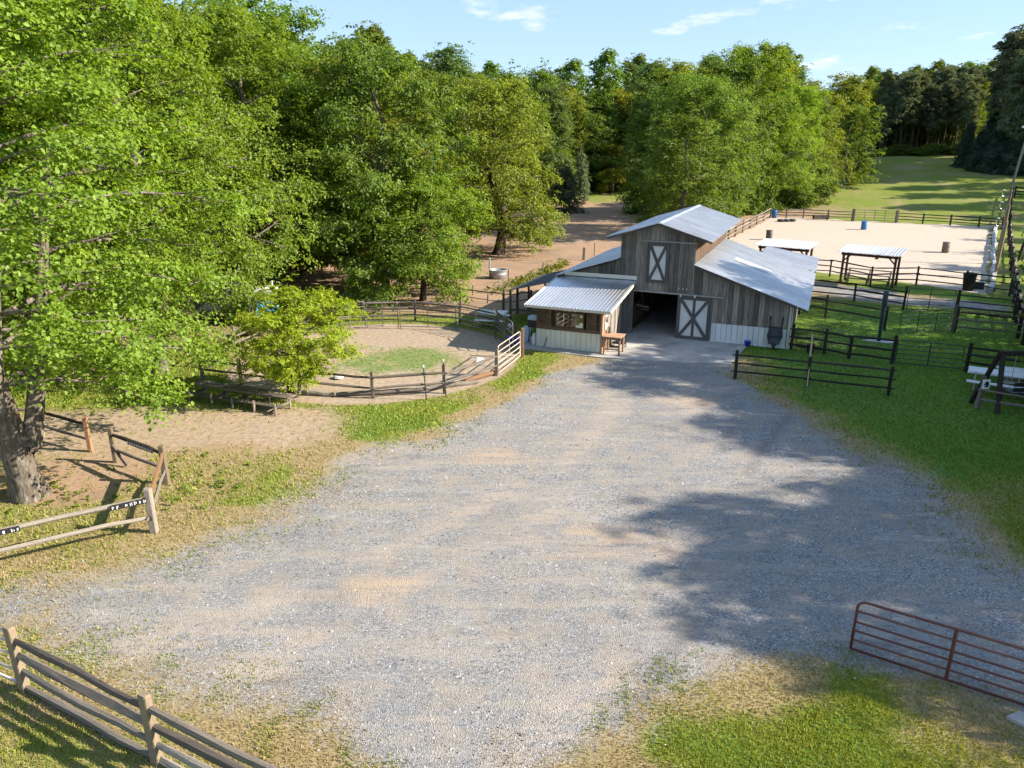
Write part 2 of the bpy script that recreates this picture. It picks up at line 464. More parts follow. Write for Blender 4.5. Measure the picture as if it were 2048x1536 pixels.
metal('tree_metal_green', (.010, .035, .038), .5, 0.0, (.02, .05, .05), .3)
metal('galv_lid', (.35, .47, .55), .5, 0.0, (.3, .38, .42), .2)
metal('paper', (.72, .72, .66), .8, 0.0, (.6, .58, .5), .2)
metal('yellow_board', (.36, .33, .16), .8, 0.0, (.3, .26, .14), .3)
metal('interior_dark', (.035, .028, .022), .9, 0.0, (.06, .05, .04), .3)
m, nt, out = new_mat('concrete'); b = NB(nt)
P = b.coords('Object')
c = b.ramp(b.noise(P, .8, 6, .65), [(.3, (.29, .275, .25)), (.5, (.41, .39, .36)), (.7, (.50, .48, .45))])
c = b.mix(b.maprange(b.noise(P, 3.0, 5, .7), .5, .75, 0, .5), c, (.20, .18, .155))
b.bsdf(out, c, .9, 0, .2, b.bump(b.noise(P, 40, 3), .2, .01))
M['concrete'] = m
m, nt, out = new_mat('window_glass'); b = NB(nt)
g = b.n('ShaderNodeBsdfGlossy'); g.inputs['Roughness'].default_value = .03
t = b.n('ShaderNodeBsdfTransparent'); t.inputs['Color'].default_value = (.85, .9, .86, 1)
mx = b.n('ShaderNodeMixShader'); fr = b.n('ShaderNodeFresnel'); fr.inputs['IOR'].default_value = 1.6
b.link(b.math('ADD', fr.outputs[0], .05), mx.inputs[0]); b.link(t.outputs[0], mx.inputs[1]); b.link(g.outputs[0], mx.inputs[2])
b.link(mx.outputs[0], out.inputs[0]); M['glass'] = m
m, nt, out = new_mat('bark'); b = NB(nt)
v = b.coords('Object', (6, 6, 1.2))
g = b.noise(v, 2.0, 6, .7, .6)
c = b.ramp(g, [(.3, (.055, .043, .034)), (.5, (.15, .125, .10)), (.68, (.29, .26, .22))])
b.bsdf(out, c, .95, 0, .1, b.bump(g, .9, .05)); M['bark'] = m
m, nt, out = new_mat('bark_dark'); b = NB(nt)
v = b.coords('Object', (6, 6, 1.2))
g = b.noise(v, 2.0, 6, .7, .6)
c = b.ramp(g, [(.3, (.025, .018, .014)), (.5, (.065, .05, .04)), (.7, (.13, .105, .085))])
b.bsdf(out, c, .95, 0, .1, b.bump(g, .9, .05)); M['bark_dark'] = m

def leaf_mat(name, lo, mid, hi, trans=.55, tree_spread=.22, hue=.02):
    m, nt, out = new_mat(name); b = NB(nt)
    r = b.attr('rnd')
    c = b.ramp(r, [(0, lo), (.45, mid), (1, hi)])
    oi = b.n('ShaderNodeObjectInfo')
    hs = b.n('ShaderNodeHueSaturation'); b.link(c, hs.inputs['Color'])
    b.link(b.math('ADD', b.math('MULTIPLY', b.math('SUBTRACT', oi.outputs['Random'], .5), tree_spread * 2), 1.0), hs.inputs['Value'])
    b.link(b.math('ADD', b.math('MULTIPLY', b.math('SUBTRACT', oi.outputs['Random'], .5), hue * 2), .5), hs.inputs['Hue'])
    d = b.n('ShaderNodeBsdfDiffuse'); t = b.n('ShaderNodeBsdfTranslucent'); g = b.n('ShaderNodeBsdfGlossy')
    b.link(hs.outputs[0], d.inputs[0])
    tc = b.mix(1.0, hs.outputs[0], (1.25, 1.15, .55), 'MULTIPLY')
    b.link(tc, t.inputs[0])
    g.inputs['Roughness'].default_value = .55; g.inputs['Color'].default_value = (.8, .85, .75, 1)
    mx = b.n('ShaderNodeMixShader'); mx.inputs[0].default_value = trans
    b.link(d.outputs[0], mx.inputs[1]); b.link(t.outputs[0], mx.inputs[2])
    m2 = b.n('ShaderNodeMixShader'); m2.inputs[0].default_value = .022
    b.link(mx.outputs[0], m2.inputs[1]); b.link(g.outputs[0], m2.inputs[2])
    b.link(m2.outputs[0], out.inputs[0])
    M[name] = m
leaf_mat('leaf_bright', (.105, .178, .014), (.200, .312, .026), (.335, .440, .066), tree_spread=.12, hue=.006)
leaf_mat('leaf_lime', (.185, .255, .012), (.330, .430, .022), (.470, .560, .055), tree_spread=.03, hue=0)
leaf_mat('leaf_olive', (0.101, 0.134, 0.016), (0.196, 0.241, 0.025), (0.325, 0.364, 0.056), tree_spread=.15, hue=.012)
leaf_mat('leaf_green', (0.069, 0.125, 0.017), (0.151, 0.235, 0.031), (0.274, 0.358, 0.067), tree_spread=.2, hue=.015)
leaf_mat('leaf_blue', (0.058, 0.110, 0.031), (0.125, 0.199, 0.056), (0.224, 0.297, 0.101), tree_spread=.2, hue=.015)
leaf_mat('leaf_yellow', (0.146, 0.162, 0.018), (0.269, 0.286, 0.029), (0.403, 0.403, 0.062), tree_spread=.12, hue=.01)
leaf_mat('needle', (.075, .100, .060), (.165, .205, .115), (.28, .315, .17), trans=.3)
leaf_mat('needle_dark', (.034, .062, .048), (.074, .122, .088), (.14, .19, .13), trans=.25)
leaf_mat('grass_blade', (.125, .155, .016), (.235, .280, .032), (.39, .42, .09), trans=.35, tree_spread=0, hue=0)
leaf_mat('lawn_blade', (.060, .120, .012), (.125, .225, .024), (.22, .32, .06), trans=.35, tree_spread=0, hue=0)
leaf_mat('straw_blade', (.20, .155, .06), (.33, .26, .12), (.46, .38, .21), trans=.3, tree_spread=0, hue=0)
m, nt, out = new_mat('pebble'); b = NB(nt)
c = b.ramp(b.attr('rnd'), [(0, (.045, .05, .058)), (.3, (.18, .19, .205)), (.65, (.36, .365, .37)), (.9, (.50, .49, .47)), (1, (.72, .71, .69))])
b.bsdf(out, c, .9, 0, .2); M['pebble'] = m

# ------------------------------------------------------------------ object helpers
MATRIX = {}
def tag(o, label=None, cat=None, group=None, kind=None):
    if label: o['label'] = label
    if cat: o['category'] = cat
    if group: o['group'] = group
    if kind: o['kind'] = kind
    return o

def thing(name, label, cat, loc=(0, 0, 0), rz=0.0, group=None):
    o = bpy.data.objects.new(name, None)
    o.empty_display_size = .2
    COL.objects.link(o)
    o.location = loc; o.rotation_euler = (0, 0, rz)
    MATRIX[o.name] = Matrix.Translation(Vector(loc)) @ Matrix.Rotation(rz, 4, 'Z')
    return tag(o, label, cat, group)

def place(name, mesh, parent=None, mat4=None, local=False):
    o = bpy.data.objects.new(name, mesh)
    COL.objects.link(o)
    W = mat4 if mat4 is not None else Matrix.Identity(4)
    if parent is not None:
        o.parent = parent
        PM = MATRIX[parent.name]
        o.matrix_basis = W if local else PM.inverted() @ W
        MATRIX[o.name] = PM @ W if local else W
    else:
        o.matrix_basis = W
        MATRIX[o.name] = W
    return o

def np_mesh(name, V, Fq, mat=None, smooth_shade=False, attrs=None):
    """fast mesh from vertex array and an (n,3) or (n,4) face array"""
    V = np.asarray(V, np.float32); Fq = np.asarray(Fq, np.int32)
    me = bpy.data.meshes.new(name)
    k = Fq.shape[1]; nf = len(Fq)
    me.vertices.add(len(V)); me.vertices.foreach_set('co', V.ravel())
    me.loops.add(nf * k); me.loops.foreach_set('vertex_index', Fq.ravel())
    me.polygons.add(nf)
    me.polygons.foreach_set('loop_start', np.arange(0, nf * k, k, dtype=np.int32))
    me.polygons.foreach_set('loop_total', np.full(nf, k, np.int32))
    if smooth_shade: me.polygons.foreach_set('use_smooth', np.ones(nf, bool))
    for an, (dom, val) in (attrs or {}).items():
        a = me.attributes.new(an, 'FLOAT', dom); a.data.foreach_set('value', np.asarray(val, np.float32))
    me.update(calc_edges=True); me.validate()
    if mat: me.materials.append(mat)
    return me

class MB:
    """collects polygons of one part"""
    def __init__(s): s.v = []; s.f = []
    def poly(s, pts):
        i = len(s.v); s.v += [tuple(p) for p in pts]; s.f.append(tuple(range(i, i + len(pts))))
    def prism(s, pts, vec):
        """closed solid from a flat outline swept along vec"""
        pts = [Vector(p) for p in pts]; vec = Vector(vec); n = len(pts); i = len(s.v)
        s.v += [tuple(p) for p in pts] + [tuple(p + vec) for p in pts]
        nrm = Vector((0, 0, 0))
        for k in range(n): nrm += pts[k].cross(pts[(k + 1) % n])
        flip = nrm.dot(vec) > 0
        A = tuple(range(i, i + n)); B = tuple(range(i + n, i + 2 * n))
        s.f.append(A[::-1] if flip else A); s.f.append(B if flip else B[::-1])
        for k in range(n):
            q = (i + k, i + (k + 1) % n, i + n + (k + 1) % n, i + n + k)
            s.f.append(q if flip else q[::-1])
    def box(s, c, d, rz=0.0, rx=0.0, ry=0.0):
        R = Matrix.Rotation(rz, 3, 'Z') @ Matrix.Rotation(ry, 3, 'Y') @ Matrix.Rotation(rx, 3, 'X')
        c = Vector(c); hx, hy, hzz = d[0] / 2, d[1] / 2, d[2] / 2
        base = [c + R @ Vector(p) for p in ((-hx, -hy, -hzz), (hx, -hy, -hzz), (hx, hy, -hzz), (-hx, hy, -hzz))]
        s.prism(base, R @ Vector((0, 0, d[2])))
    def tube(s, pts, radii, n=8, cap=True):
        pts = [Vector(p) for p in pts]; i0 = len(s.v)
        if not hasattr(radii, '__len__'): radii = [radii] * len(pts)
        for k, p in enumerate(pts):
            d = (pts[min(k + 1, len(pts) - 1)] - pts[max(k - 1, 0)]).normalized()
            a = d.cross(Vector((0, 0, 1)) if abs(d.z) < .9 else Vector((1, 0, 0))).normalized(); bb = d.cross(a)
            for j in range(n):
                t = 2 * math.pi * j / n
                s.v.append(tuple(p + float(radii[k]) * (math.cos(t) * a + math.sin(t) * bb)))
        for k in range(len(pts) - 1):
            for j in range(n):
                s.f.append((i0 + k * n + j, i0 + k * n + (j + 1) % n, i0 + (k + 1) * n + (j + 1) % n, i0 + (k + 1) * n + j))
        if cap:
            s.f.append(tuple(i0 + j for j in range(n))[::-1]); s.f.append(tuple(i0 + (len(pts) - 1) * n + j for j in range(n)))
    def lathe(s, prof, n=16, c=(0, 0, 0)):
        i0 = len(s.v)
        for (r, z) in prof:
            for j in range(n):
                t = 2 * math.pi * j / n
                s.v.append((c[0] + r * math.cos(t), c[1] + r * math.sin(t), c[2] + z))
        for k in range(len(prof) - 1):
            for j in range(n):
                s.f.append((i0 + k * n + j, i0 + k * n + (j + 1) % n, i0 + (k + 1) * n + (j + 1) % n, i0 + (k + 1) * n + j))
        s.f.append(tuple(i0 + j for j in range(n))[::-1]); s.f.append(tuple(i0 + (len(prof) - 1) * n + j for j in range(n)))
    def mesh(s, name, mat, smooth_shade=False):
        me = bpy.data.meshes.new(name); me.from_pydata(s.v, [], s.f); me.update()
        if smooth_shade:
            for p in me.polygons: p.use_smooth = len(p.vertices) == 4
        me.materials.append(M[mat]); return me
    def build(s, name, mat, parent=None, local=False, smooth_shade=False):
        """vertices in world coordinates (or the parent's own, if local)"""
        if parent is not None and not local:
            PI = MATRIX[parent.name].inverted()
            s.v = [tuple(PI @ Vector(p)) for p in s.v]
        return place(name, s.mesh(name, mat, smooth_shade), parent, Matrix.Identity(4) if parent is not None else None, local=True)

# ---- sticks: unit pieces along X, shared between rails, boards, posts and pipes
_proto = {}
def _stick_geo(kind, var):
    r = random.Random(hash((kind, var)) % 9999 if False else var * 31 + len(kind) * 7)
    mb = MB()
    if kind == 'board':
        k = .06
        prof = [(-.5 + k, -.5), (.5 - k, -.5), (.5, -.5 + k), (.5, .5 - k), (.5 - k, .5), (-.5 + k, .5), (-.5, .5 - k), (-.5, -.5 + k)]
        rings = [(0, 1), (1, 1)]; jit = 0
    elif kind == 'pipe':
        prof = [(.5 * math.cos(2 * math.pi * j / 10), .5 * math.sin(2 * math.pi * j / 10)) for j in range(10)]
        rings = [(0, 1), (1, 1)]; jit = 0
    elif kind == 'rail':       # split rail: uneven, bowed, thinner at the ends
        prof = []
        for j in range(8):
            a = 2 * math.pi * j / 8; q = .5 * r.uniform(.78, 1.12); prof.append((q * math.cos(a), q * math.sin(a)))
        rings = [(0, .55), (.05, .8), (.25, 1.05), (.5, r.uniform(.95, 1.12)), (.75, 1.0), (.95, .8), (1, .55)]; jit = .16
    else:                      # post: sawn square, worn
        k = .1
        prof = [(-.5 + k, -.5), (.5 - k, -.5), (.5, -.5 + k), (.5, .5 - k), (.5 - k, .5), (-.5 + k, .5), (-.5, .5 - k), (-.5, -.5 + k)]
        rings = [(0, 1.04), (.5, r.uniform(.95, 1.03)), (.97, .98), (1, .86)]; jit = .04
    n = len(prof)
    for q, (x, sc) in enumerate(rings):
        oy, oz = (r.uniform(-jit, jit), r.uniform(-jit, jit)) if 0 < q < len(rings) - 1 else (0, 0)
        for (py, pz) in prof: mb.v.append((x, oy + py * sc * (1 + r.uniform(-jit, jit) * .5), oz + pz * sc * (1 + r.uniform(-jit, jit) * .5)))
    for q in range(len(rings) - 1):
        for j in range(n): mb.f.append((q * n + j, q * n + (j + 1) % n, (q + 1) * n + (j + 1) % n, (q + 1) * n + j))
    mb.f.append(tuple(range(n))[::-1]); L = (len(rings) - 1) * n; mb.f.append(tuple(range(L, L + n)))
    return mb

def stick(name, kind, p0, p1, w, h, mat, parent, face=None, var=None, local=False):
    """a straight piece from p0 to p1, w wide sideways and h deep towards `face` (up by default)"""
    nv = {'board': 1, 'pipe': 1, 'rail': 6, 'post': 4}[kind]
    var = random.randrange(nv) if var is None else var % nv
    key = (kind, var, mat)
    if key not in _proto:
        _proto[key] = _stick_geo(kind, var).mesh('%s_%s' % (kind, mat), mat, kind == 'pipe')
    p0, p1 = Vector(p0), Vector(p1)
    ex = (p1 - p0); L = ex.length; ex /= L
    f = Vector(face) if face is not None else (Vector((0, 0, 1)) if abs(ex.z) < .8 else Vector((0, -1, 0)))
    ez = (f - ex * f.dot(ex)).normalized(); ey = ez.cross(ex)
    W = Matrix(((ex.x * L, ey.x * w, ez.x * h, p0.x), (ex.y * L, ey.y * w, ez.y * h, p0.y), (ex.z * L, ey.z * w, ez.z * h, p0.z), (0, 0, 0, 1)))
    return place(name, _proto[key], parent, W, local)

# ------------------------------------------------------------------ ground sheet (split where the surface changes)
def spaced(a, b, fine_a, fine_b, step, grow):
    mid = list(np.arange(fine_a, fine_b, step)); hi = [fine_b]; d = step
    while hi[-1] < b: d *= grow; hi.append(hi[-1] + d)
    lo = [fine_a]; d = step
    while lo[-1] > a: d *= grow; lo.append(lo[-1] - d)
    return np.array(lo[:0:-1] + mid + hi)
gx = spaced(-700, 900, -24, 36, .24, 1.10)
gy = spaced(-60, 1300, 4, 60, .24, 1.06)
GX, GY = np.meshgrid(gx, gy)
GZ = hz(GX, GY) + .012 * (vnoise(GX, GY, .8) - .5) + .25 * (vnoise(GX, GY, .06) - .5) * smooth((GY - 75) / 30)
GZ = GZ - .01
mk = masks(GX.ravel(), GY.ravel())
nx, ny = len(gx), len(gy)
ii, jj = np.meshgrid(np.arange(nx - 1), np.arange(ny - 1))
base = (jj * nx + ii).ravel()
quads = np.stack([base, base + 1, base + nx + 1, base + nx], 1)
fg = mk['gravel'][quads].mean(1); fs = mk['sand'][quads].mean(1)
kindf = np.where(fs > .5, 2, np.where(fg > .5, 1, 0))
VV = np.stack([GX.ravel(), GY.ravel(), GZ.ravel()], 1)
for k, nm_, lab in ((0, 'ground', 'grass and bare clay ground of the farm'), (1, 'gravel_driveway', 'grey gravel lot and drive in front of the barn'), (2, 'arena_sand', 'pale sand floor of the riding arena')):
    q = quads[kindf == k]
    used, inv = np.unique(q, return_inverse=True)
    me = np_mesh(nm_, VV[used], inv.reshape(-1, 4), M['ground'], True, {a: ('POINT', mk[a][used]) for a in mk})
    tag(place(nm_, me), lab, 'ground', kind='structure')

# ------------------------------------------------------------------ grass blades and loose stones
def scatter_xy(n, px0, px1, py0, py1, r):
    """random ground points, spread evenly over a stretch of the view"""
    px = r.uniform(px0, px1, n); py = r.uniform(py0, py1, n)
    u, v = (px - 1024) / FPX, (768 - py) / FPX
    dx, dy, dz = u, C_ + v * S_, -S_ + v * C_
    t = -CAM_H / dz
    return dx * t, dy * t, t

def blades(name, label, n, mat, want, r, hgt=(.03, .07), wid=.013):
    x, y, t = scatter_xy(n, -60, 2110, 600, 1560, r)
    m_ = masks(x, y)
    pen = np.hypot(x - PEN_C[0], y - PEN_C[1])
    g = np.clip(1 - m_['gravel'], 0, 1) * (1 - m_['clay'] * .93) * (1 - m_['sand'])
    patch = vnoise(x, y, 1.3) * .55 + vnoise(x, y, 4.0) * .45
    lush = np.clip(m_['lush'] + (patch - .5) * .9, 0, 1)
    lawn = smooth((x - 8.5) / 3) * smooth((y - 16) / 3)
    w = g * (lush if want != 'straw' else np.clip(1.0 - lush, 0, 1))
    if want != 'straw': w = w * (lawn if want == 'lawn' else 1 - lawn)
    edge = m_['gravel'] * (1 - m_['gravel']) * 4 * smooth((patch - .5) / .2)
    w = np.maximum(w, .16 * edge)
    w = w * np.where(pen < PEN_R + .1, .12, 1.0) * np.where(m_['clay'] > .5, .3, 1.0) * (sd_poly(x, y, BUILT) < 0) * (sd_poly(x, y, APRON) < 0)
    keep = r.random(n) < w
    x, y, t = x[keep], y[keep], t[keep]; k = len(x)
    sc = np.clip(t / 14.0, .8, 2.2) * (0.75 + .5 * r.random(k))          # fewer, wider tufts with distance
    h = r.uniform(*hgt, k) * np.clip(sc, .8, 1.5); ww = wid * sc
    a = r.uniform(0, 2 * np.pi, k); lean = r.uniform(.1, .75, k); b_ = r.uniform(0, 2 * np.pi, k)
    V = np.zeros((k, 3, 3)); z0 = hz(x, y) - .012
    V[:, 0] = np.stack([x - np.cos(a) * ww, y - np.sin(a) * ww, z0], 1)
    V[:, 1] = np.stack([x + np.cos(a) * ww, y + np.sin(a) * ww, z0], 1)
    V[:, 2] = np.stack([x + np.cos(b_) * lean * h, y + np.sin(b_) * lean * h, z0 + h], 1)
    me = np_mesh(name, V.reshape(-1, 3), np.arange(3 * k).reshape(-1, 3), M[mat], False, {'rnd': ('FACE', np.clip(r.random(k) * .75 + patch[keep] * .3, 0, 1))})
    tag(place(name, me), label, 'grass', kind='stuff')

BARN_O = at(1576, 698); BARN_RZ = math.radians(-23.0)
BARN_M = Matrix.Translation(BARN_O) @ Matrix.Rotation(BARN_RZ, 4, 'Z')
def bw(u, v, z=0.0): return BARN_M @ Vector((u, v, z))
BUILT = [tuple(bw(*p)[:2]) for p in [(0.02, 0), (.02, 15.6), (-11.05, 15.6), (-11.05, -4.15), (-7.55, -4.15), (-7.55, 0)]]
APRON = [tuple(bw(*p)[:2]) for p in [(-11.6, -4.65), (-7.6, -4.75), (-5.2, -4.35), (-2.05, -3.55), (-1.75, .0), (-1.75, .2), (-11.6, .2)]]
blades('grass', 'short green grass on the lawns and verges', 520000, 'grass_blade', 'green', np.random.default_rng(11))
blades('lawn_grass', 'mown green lawn between the drive and the paddock fences', 420000, 'lawn_blade', 'lawn', np.random.default_rng(13), (.025, .05), .012)
blades('dry_grass', 'thin straw-coloured dry grass along the gravel edges', 240000, 'straw_blade', 'straw', np.random.default_rng(12), (.025, .06), .010)

r = np.random.default_rng(21)
x, y, t = scatter_xy(90000, -40, 2090, 715, 1560, r)
m_ = masks(x, y)
keep = (r.random(len(x)) < np.clip(m_['gravel'] - .45 * m_['dust'] - .4 * m_['bare'], .02, 1) * (.25 + .75 * vnoise(x, y, .8))) & (sd_poly(x, y, APRON) < -.05) & (m_['gravel'] > .06)
x, y, t = x[keep], y[keep], t[keep]; k = len(x)
sz = r.gamma(4.0, .0036, k) * np.clip(t / 20, .75, 1.6); sz = np.clip(sz, .006, .05)
a = r.uniform(0, 6.28, k)
V = np.zeros((k, 5, 3)); zz = hz(x, y) - .014
for c in range(4):
    rr = sz * r.uniform(.7, 1.3, k)
    V[:, c] = np.stack([x + rr * np.cos(a + c * 1.571), y + rr * np.sin(a + c * 1.571), zz], 1)
V[:, 4] = np.stack([x + sz * r.uniform(-.4, .4, k), y + sz * r.uniform(-.4, .4, k), zz + sz * r.uniform(.6, 1.1, k) + .004], 1)
F = (np.arange(k) * 5)[:, None, None] + np.array([[0, 1, 4], [1, 2, 4], [2, 3, 4], [3, 0, 4]])[None]
me = np_mesh('loose_gravel', V.reshape(-1, 3), F.reshape(-1, 3), M['pebble'], False, {'rnd': ('FACE', np.repeat(np.clip(r.normal(.5, .2, k), 0, 1), 4))})
tag(place('loose_gravel', me), 'loose grey crushed stones scattered over the drive', 'gravel', kind='stuff')

# ------------------------------------------------------------------ trees
N_LEAF = [0]
def leaf_faces(cent, rad, flat, per, size, r, needle=False, outc=None, spray=13):
    """leaves of all clumps at once: each clump is a set of small sprays, each spray a tuft of folded diamonds"""
    S = max(3, per // spray); per_s = max(3, per // S)
    ci = np.repeat(np.arange(len(cent)), S); ns = len(ci)
    d = r.normal(size=(ns, 3)); d /= np.linalg.norm(d, axis=1)[:, None]
    off = d * (rad[ci] * r.random(ns) ** .4)[:, None]; off[:, 2] *= flat
    sc = cent[ci] + off; srad = rad[ci] * r.uniform(.20, .36, ns)
    oc = outc if outc is not None else sc.mean(0)
    out = sc - oc; out /= np.linalg.norm(out, axis=1)[:, None] + 1e-6
    local = d.copy(); local[:, 2] = np.abs(local[:, 2])
    sn = out * .35 + local * .35 + np.array([0, 0, .6]) + r.normal(size=(ns, 3)) * .30
    sn /= np.linalg.norm(sn, axis=1)[:, None]
    si = np.repeat(np.arange(ns), per_s); n = len(si); N_LEAF[0] += n
    e = r.normal(size=(n, 3)) * srad[si][:, None] * .62
    e -= sn[si] * ((e * sn[si]).sum(1) * .62)[:, None]                # flatten each spray across its own normal
    p = sc[si] + e
    nn = sn[si] + r.normal(size=(n, 3)) * .42
    nn /= np.linalg.norm(nn, axis=1)[:, None]
    tdir = e / (np.linalg.norm(e, axis=1)[:, None] + 1e-6) + r.normal(size=(n, 3)) * .5 - np.array([0, 0, .25])
    tdir -= nn * (tdir * nn).sum(1)[:, None]; tdir /= np.linalg.norm(tdir, axis=1)[:, None] + 1e-6
    side = np.cross(nn, tdir)
    s = size * r.uniform(.55, 1.25, n)
    wid = (.16 if needle else .38)
    V = np.zeros((n, 4, 3))
    V[:, 0] = p - tdir * (s * .5)[:, None]
    V[:, 2] = p + tdir * (s * .5)[:, None] - nn * (s * .12)[:, None]
    V[:, 1] = p + side * (s * wid)[:, None] + nn * (s * .14)[:, None]
    V[:, 3] = p - side * (s * wid)[:, None] + nn * (s * .14)[:, None]
    F = (np.arange(n) * 4)[:, None, None] + np.array([[0, 1, 2], [0, 2, 3]])[None]
    rnd = np.clip(r.normal(.42, .14, n) + r.normal(0, .10, ns)[si] + r.normal(0, .07, len(cent))[ci][si], 0, 1)
    return V.reshape(-1, 3), F.reshape(-1, 3), np.repeat(rnd, 2)

def make_tree(name, seed, H, R, cb, nl, nsub, per, leaf, lmat, bark='bark', trunk_r=.28, shape='round', flat=.42, clump=.85, needle=False, fork=False, droop=.15, zmin=0.0, zcam=0.0):
    def zlim(q): return zmin + zcam * max(0.0, -q[1])
    r = np.random.default_rng(seed)
    tb = MB()
    top = H * .93
    bend = r.normal(0, (.010 if needle else .035) * H, (5, 2)); bend[0] = 0
    def tpos(h):
        f = np.clip(h / top, 0, 1) * 4; i = int(min(f, 3)); w = f - i
        o = bend[i] * (1 - w) + bend[i + 1] * w
        return np.array([o[0], o[1], h])
    hs_ = np.concatenate([[-.15, .12, .5], np.linspace(.12, 1, 9) * top])
    rad = np.concatenate([[trunk_r * 1.7, trunk_r * 1.35, trunk_r * 1.1], trunk_r * (1 - np.linspace(.08, 1, 9)) ** .8 + .025])
    tb.tube([Vector(tpos(max(h, 0)) + np.array([0, 0, min(h, 0)])) for h in hs_], list(rad), 9)
    if fork:
        tb.tube([Vector((.02, -.05, .7)), Vector((.45, -.15, 1.6)), Vector((.75, .1, 3.2)), Vector((1.3, .3, 6.0)), Vector((1.9, .5, 9.0))], [trunk_r * .8, trunk_r * .72, trunk_r * .6, trunk_r * .42, .05], 9)
    cents, rads = [], []; ph = r.uniform(0, 6.28)
    for i in range(nl):
        t = (i + r.random()) / nl
        h0 = cb + (top - cb) * t ** .92
        if shape == 'round': prof = math.sqrt(max(.03, 1 - ((t - .36) / .68) ** 2))
        elif shape == 'tall': prof = math.sqrt(max(.05, 1 - ((t - .45) / .62) ** 2)) * .9
        elif shape == 'cone': prof = max(.08, 1.0 - t) ** .8
        elif shape == 'pine': prof = math.sqrt(max(.05, 1 - ((t - .4) / .66) ** 2))
        else: prof = math.sqrt(max(.05, 1 - ((t - .45) / .6) ** 2))
        az = i * 2.399 + r.normal(0, .35)
        L = R * prof * r.uniform(.70, 1.10) * (1 + .22 * math.sin(2 * az + ph) + .14 * math.sin(5 * az + 2 * ph + 6 * t))
        up = (.15 + .65 * t) if shape != 'cone' else -.05
        if shape == 'pine': up = .12 + .3 * t
        d = np.array([math.cos(az), math.sin(az), 0])
        p0 = tpos(max(cb * .55, h0 - L * .22)); pts = []
        for q in np.linspace(0, 1, 6):
            sag = droop * L * q * q * (1.3 - t)
            pts.append(p0 + d * L * q + np.array([r.normal(0, .04 * L), r.normal(0, .04 * L), 0]) * q + np.array([0, 0, up * L * (q - .25 * q * q) - sag]))
        if zmin and pts[-1][2] < zlim(pts[-1]) + .5: continue
        br = max(.018, trunk_r * .27 * (1 - .75 * t) * (L / R + .2))
        tb.tube([Vector(p) for p in pts], [br, br * .85, br * .65, br * .45, br * .28, .012], 5, False)
        for j in range(nsub):
            q = .3 + .7 * (j + r.random()) / nsub
            fi = q * 5; k = int(min(fi, 4)); w = fi - k
            pb = pts[k] * (1 - w) + pts[k + 1] * w
            side = np.array([-d[1], d[0], 0]) * r.choice([-1, 1])
            sl = L * (.12 + .34 * (1.05 - q)) * r.uniform(.5, 1.2) + .15
            dd = side * r.uniform(.5, 1) + d * r.uniform(.1, .8) + np.array([0, 0, r.uniform(-.25, .45)])
            pe = pb + dd / np.linalg.norm(dd) * sl
            if zmin and pe[2] < zlim(pe) + .45: continue
            tb.tube([Vector(pb), Vector((pb + pe) / 2 + r.normal(0, .05, 3)), Vector(pe)], [br * .4, br * .26, .008], 4, False)
            cents.append(pe); rads.append(clump * r.uniform(.55, 1.15))
            if r.random() < .55: cents.append((pb + pe) / 2); rads.append(clump * r.uniform(.4, .8))
        cents.append(pts[-1]); rads.append(clump * r.uniform(.5, .95))
    for q in range(4):
        cents.append(tpos(top) + r.normal(0, .25 * clump, 3) + [0, 0, (q - 1) * .35]); rads.append(clump * .7)
    cents = np.array(cents); rads = np.array(rads)
    if zmin:
        ok = cents[:, 2] - rads * flat * .7 > zmin + zcam * np.maximum(0, -cents[:, 1]) + .5 * r.random(len(cents)); cents, rads = cents[ok], rads[ok]
    V, F, rnd = leaf_faces(cents, rads, flat, per, leaf, r, needle, np.array([0, 0, cb + .35 * (H - cb)]))
    crown = np_mesh(name + '_crown', V, F, M[lmat], False, {'rnd': ('FACE', rnd)})
    trunk = tb.mesh(name + '_trunk', bark, True)
    return trunk, crown

PROTO = {}
def proto(key, *a, **k): PROTO[key] = make_tree(key, *a, **k)
#      key      seed  H   R    cb  nl nsub per leaf material
proto('gum_a', 1, 17.5, 5.7, 2.0, 72, 9, 150, .118, 'leaf_bright', fork=True, trunk_r=.34, droop=.30, clump=.98, flat=.55, zmin=1.25, zcam=.40)
proto('gum_b', 2, 17.0, 5.4, 2.4, 60, 8, 120, .145, 'leaf_bright', trunk_r=.33, droop=.26, clump=1.1, flat=.62, zmin=1.8)
proto('gum_c', 3, 16.0, 5.0, 2.0, 58, 8, 115, .15, 'leaf_bright', bark='bark_dark', trunk_r=.30, droop=.25, clump=1.1, flat=.62, zmin=1.5)
proto('oak_a', 4, 13.0, 5.6, 2.0, 54, 7, 96, .18, 'leaf_olive', bark='bark_dark', trunk_r=.40, droop=.22, clump=1.2, flat=.55)
proto('oak_b', 5, 16.0, 5.4, 1.6, 50, 7, 92, .20, 'leaf_green', trunk_r=.32, clump=1.4, flat=.65)
proto('lime_small', 6, 3.85, 1.95, .95, 44, 7, 90, .072, 'leaf_lime', bark='bark_dark', trunk_r=.10, droop=.10, clump=.42, flat=.7, shape='tall')
proto('elm_a', 7, 7.0, 3.8, 1.3, 46, 6, 110, .125, 'leaf_bright', bark='bark_dark', trunk_r=.17, droop=.22, clump=.85, flat=.6)
proto('wood_a', 11, 16, 4.6, 1.6, 38, 5, 84, .25, 'leaf_green', clump=1.55, flat=.75)
proto('wood_b', 12, 17, 4.0, 2.0, 38, 5, 84, .25, 'leaf_blue', shape='tall', clump=1.45, flat=.8)
proto('wood_c', 13, 15, 4.8, 1.0, 38, 5, 84, .25, 'leaf_yellow', clump=1.55, flat=.75)
proto('wood_d', 14, 16, 4.4, 1.6, 38, 5, 84, .25, 'leaf_olive', clump=1.5, flat=.75)
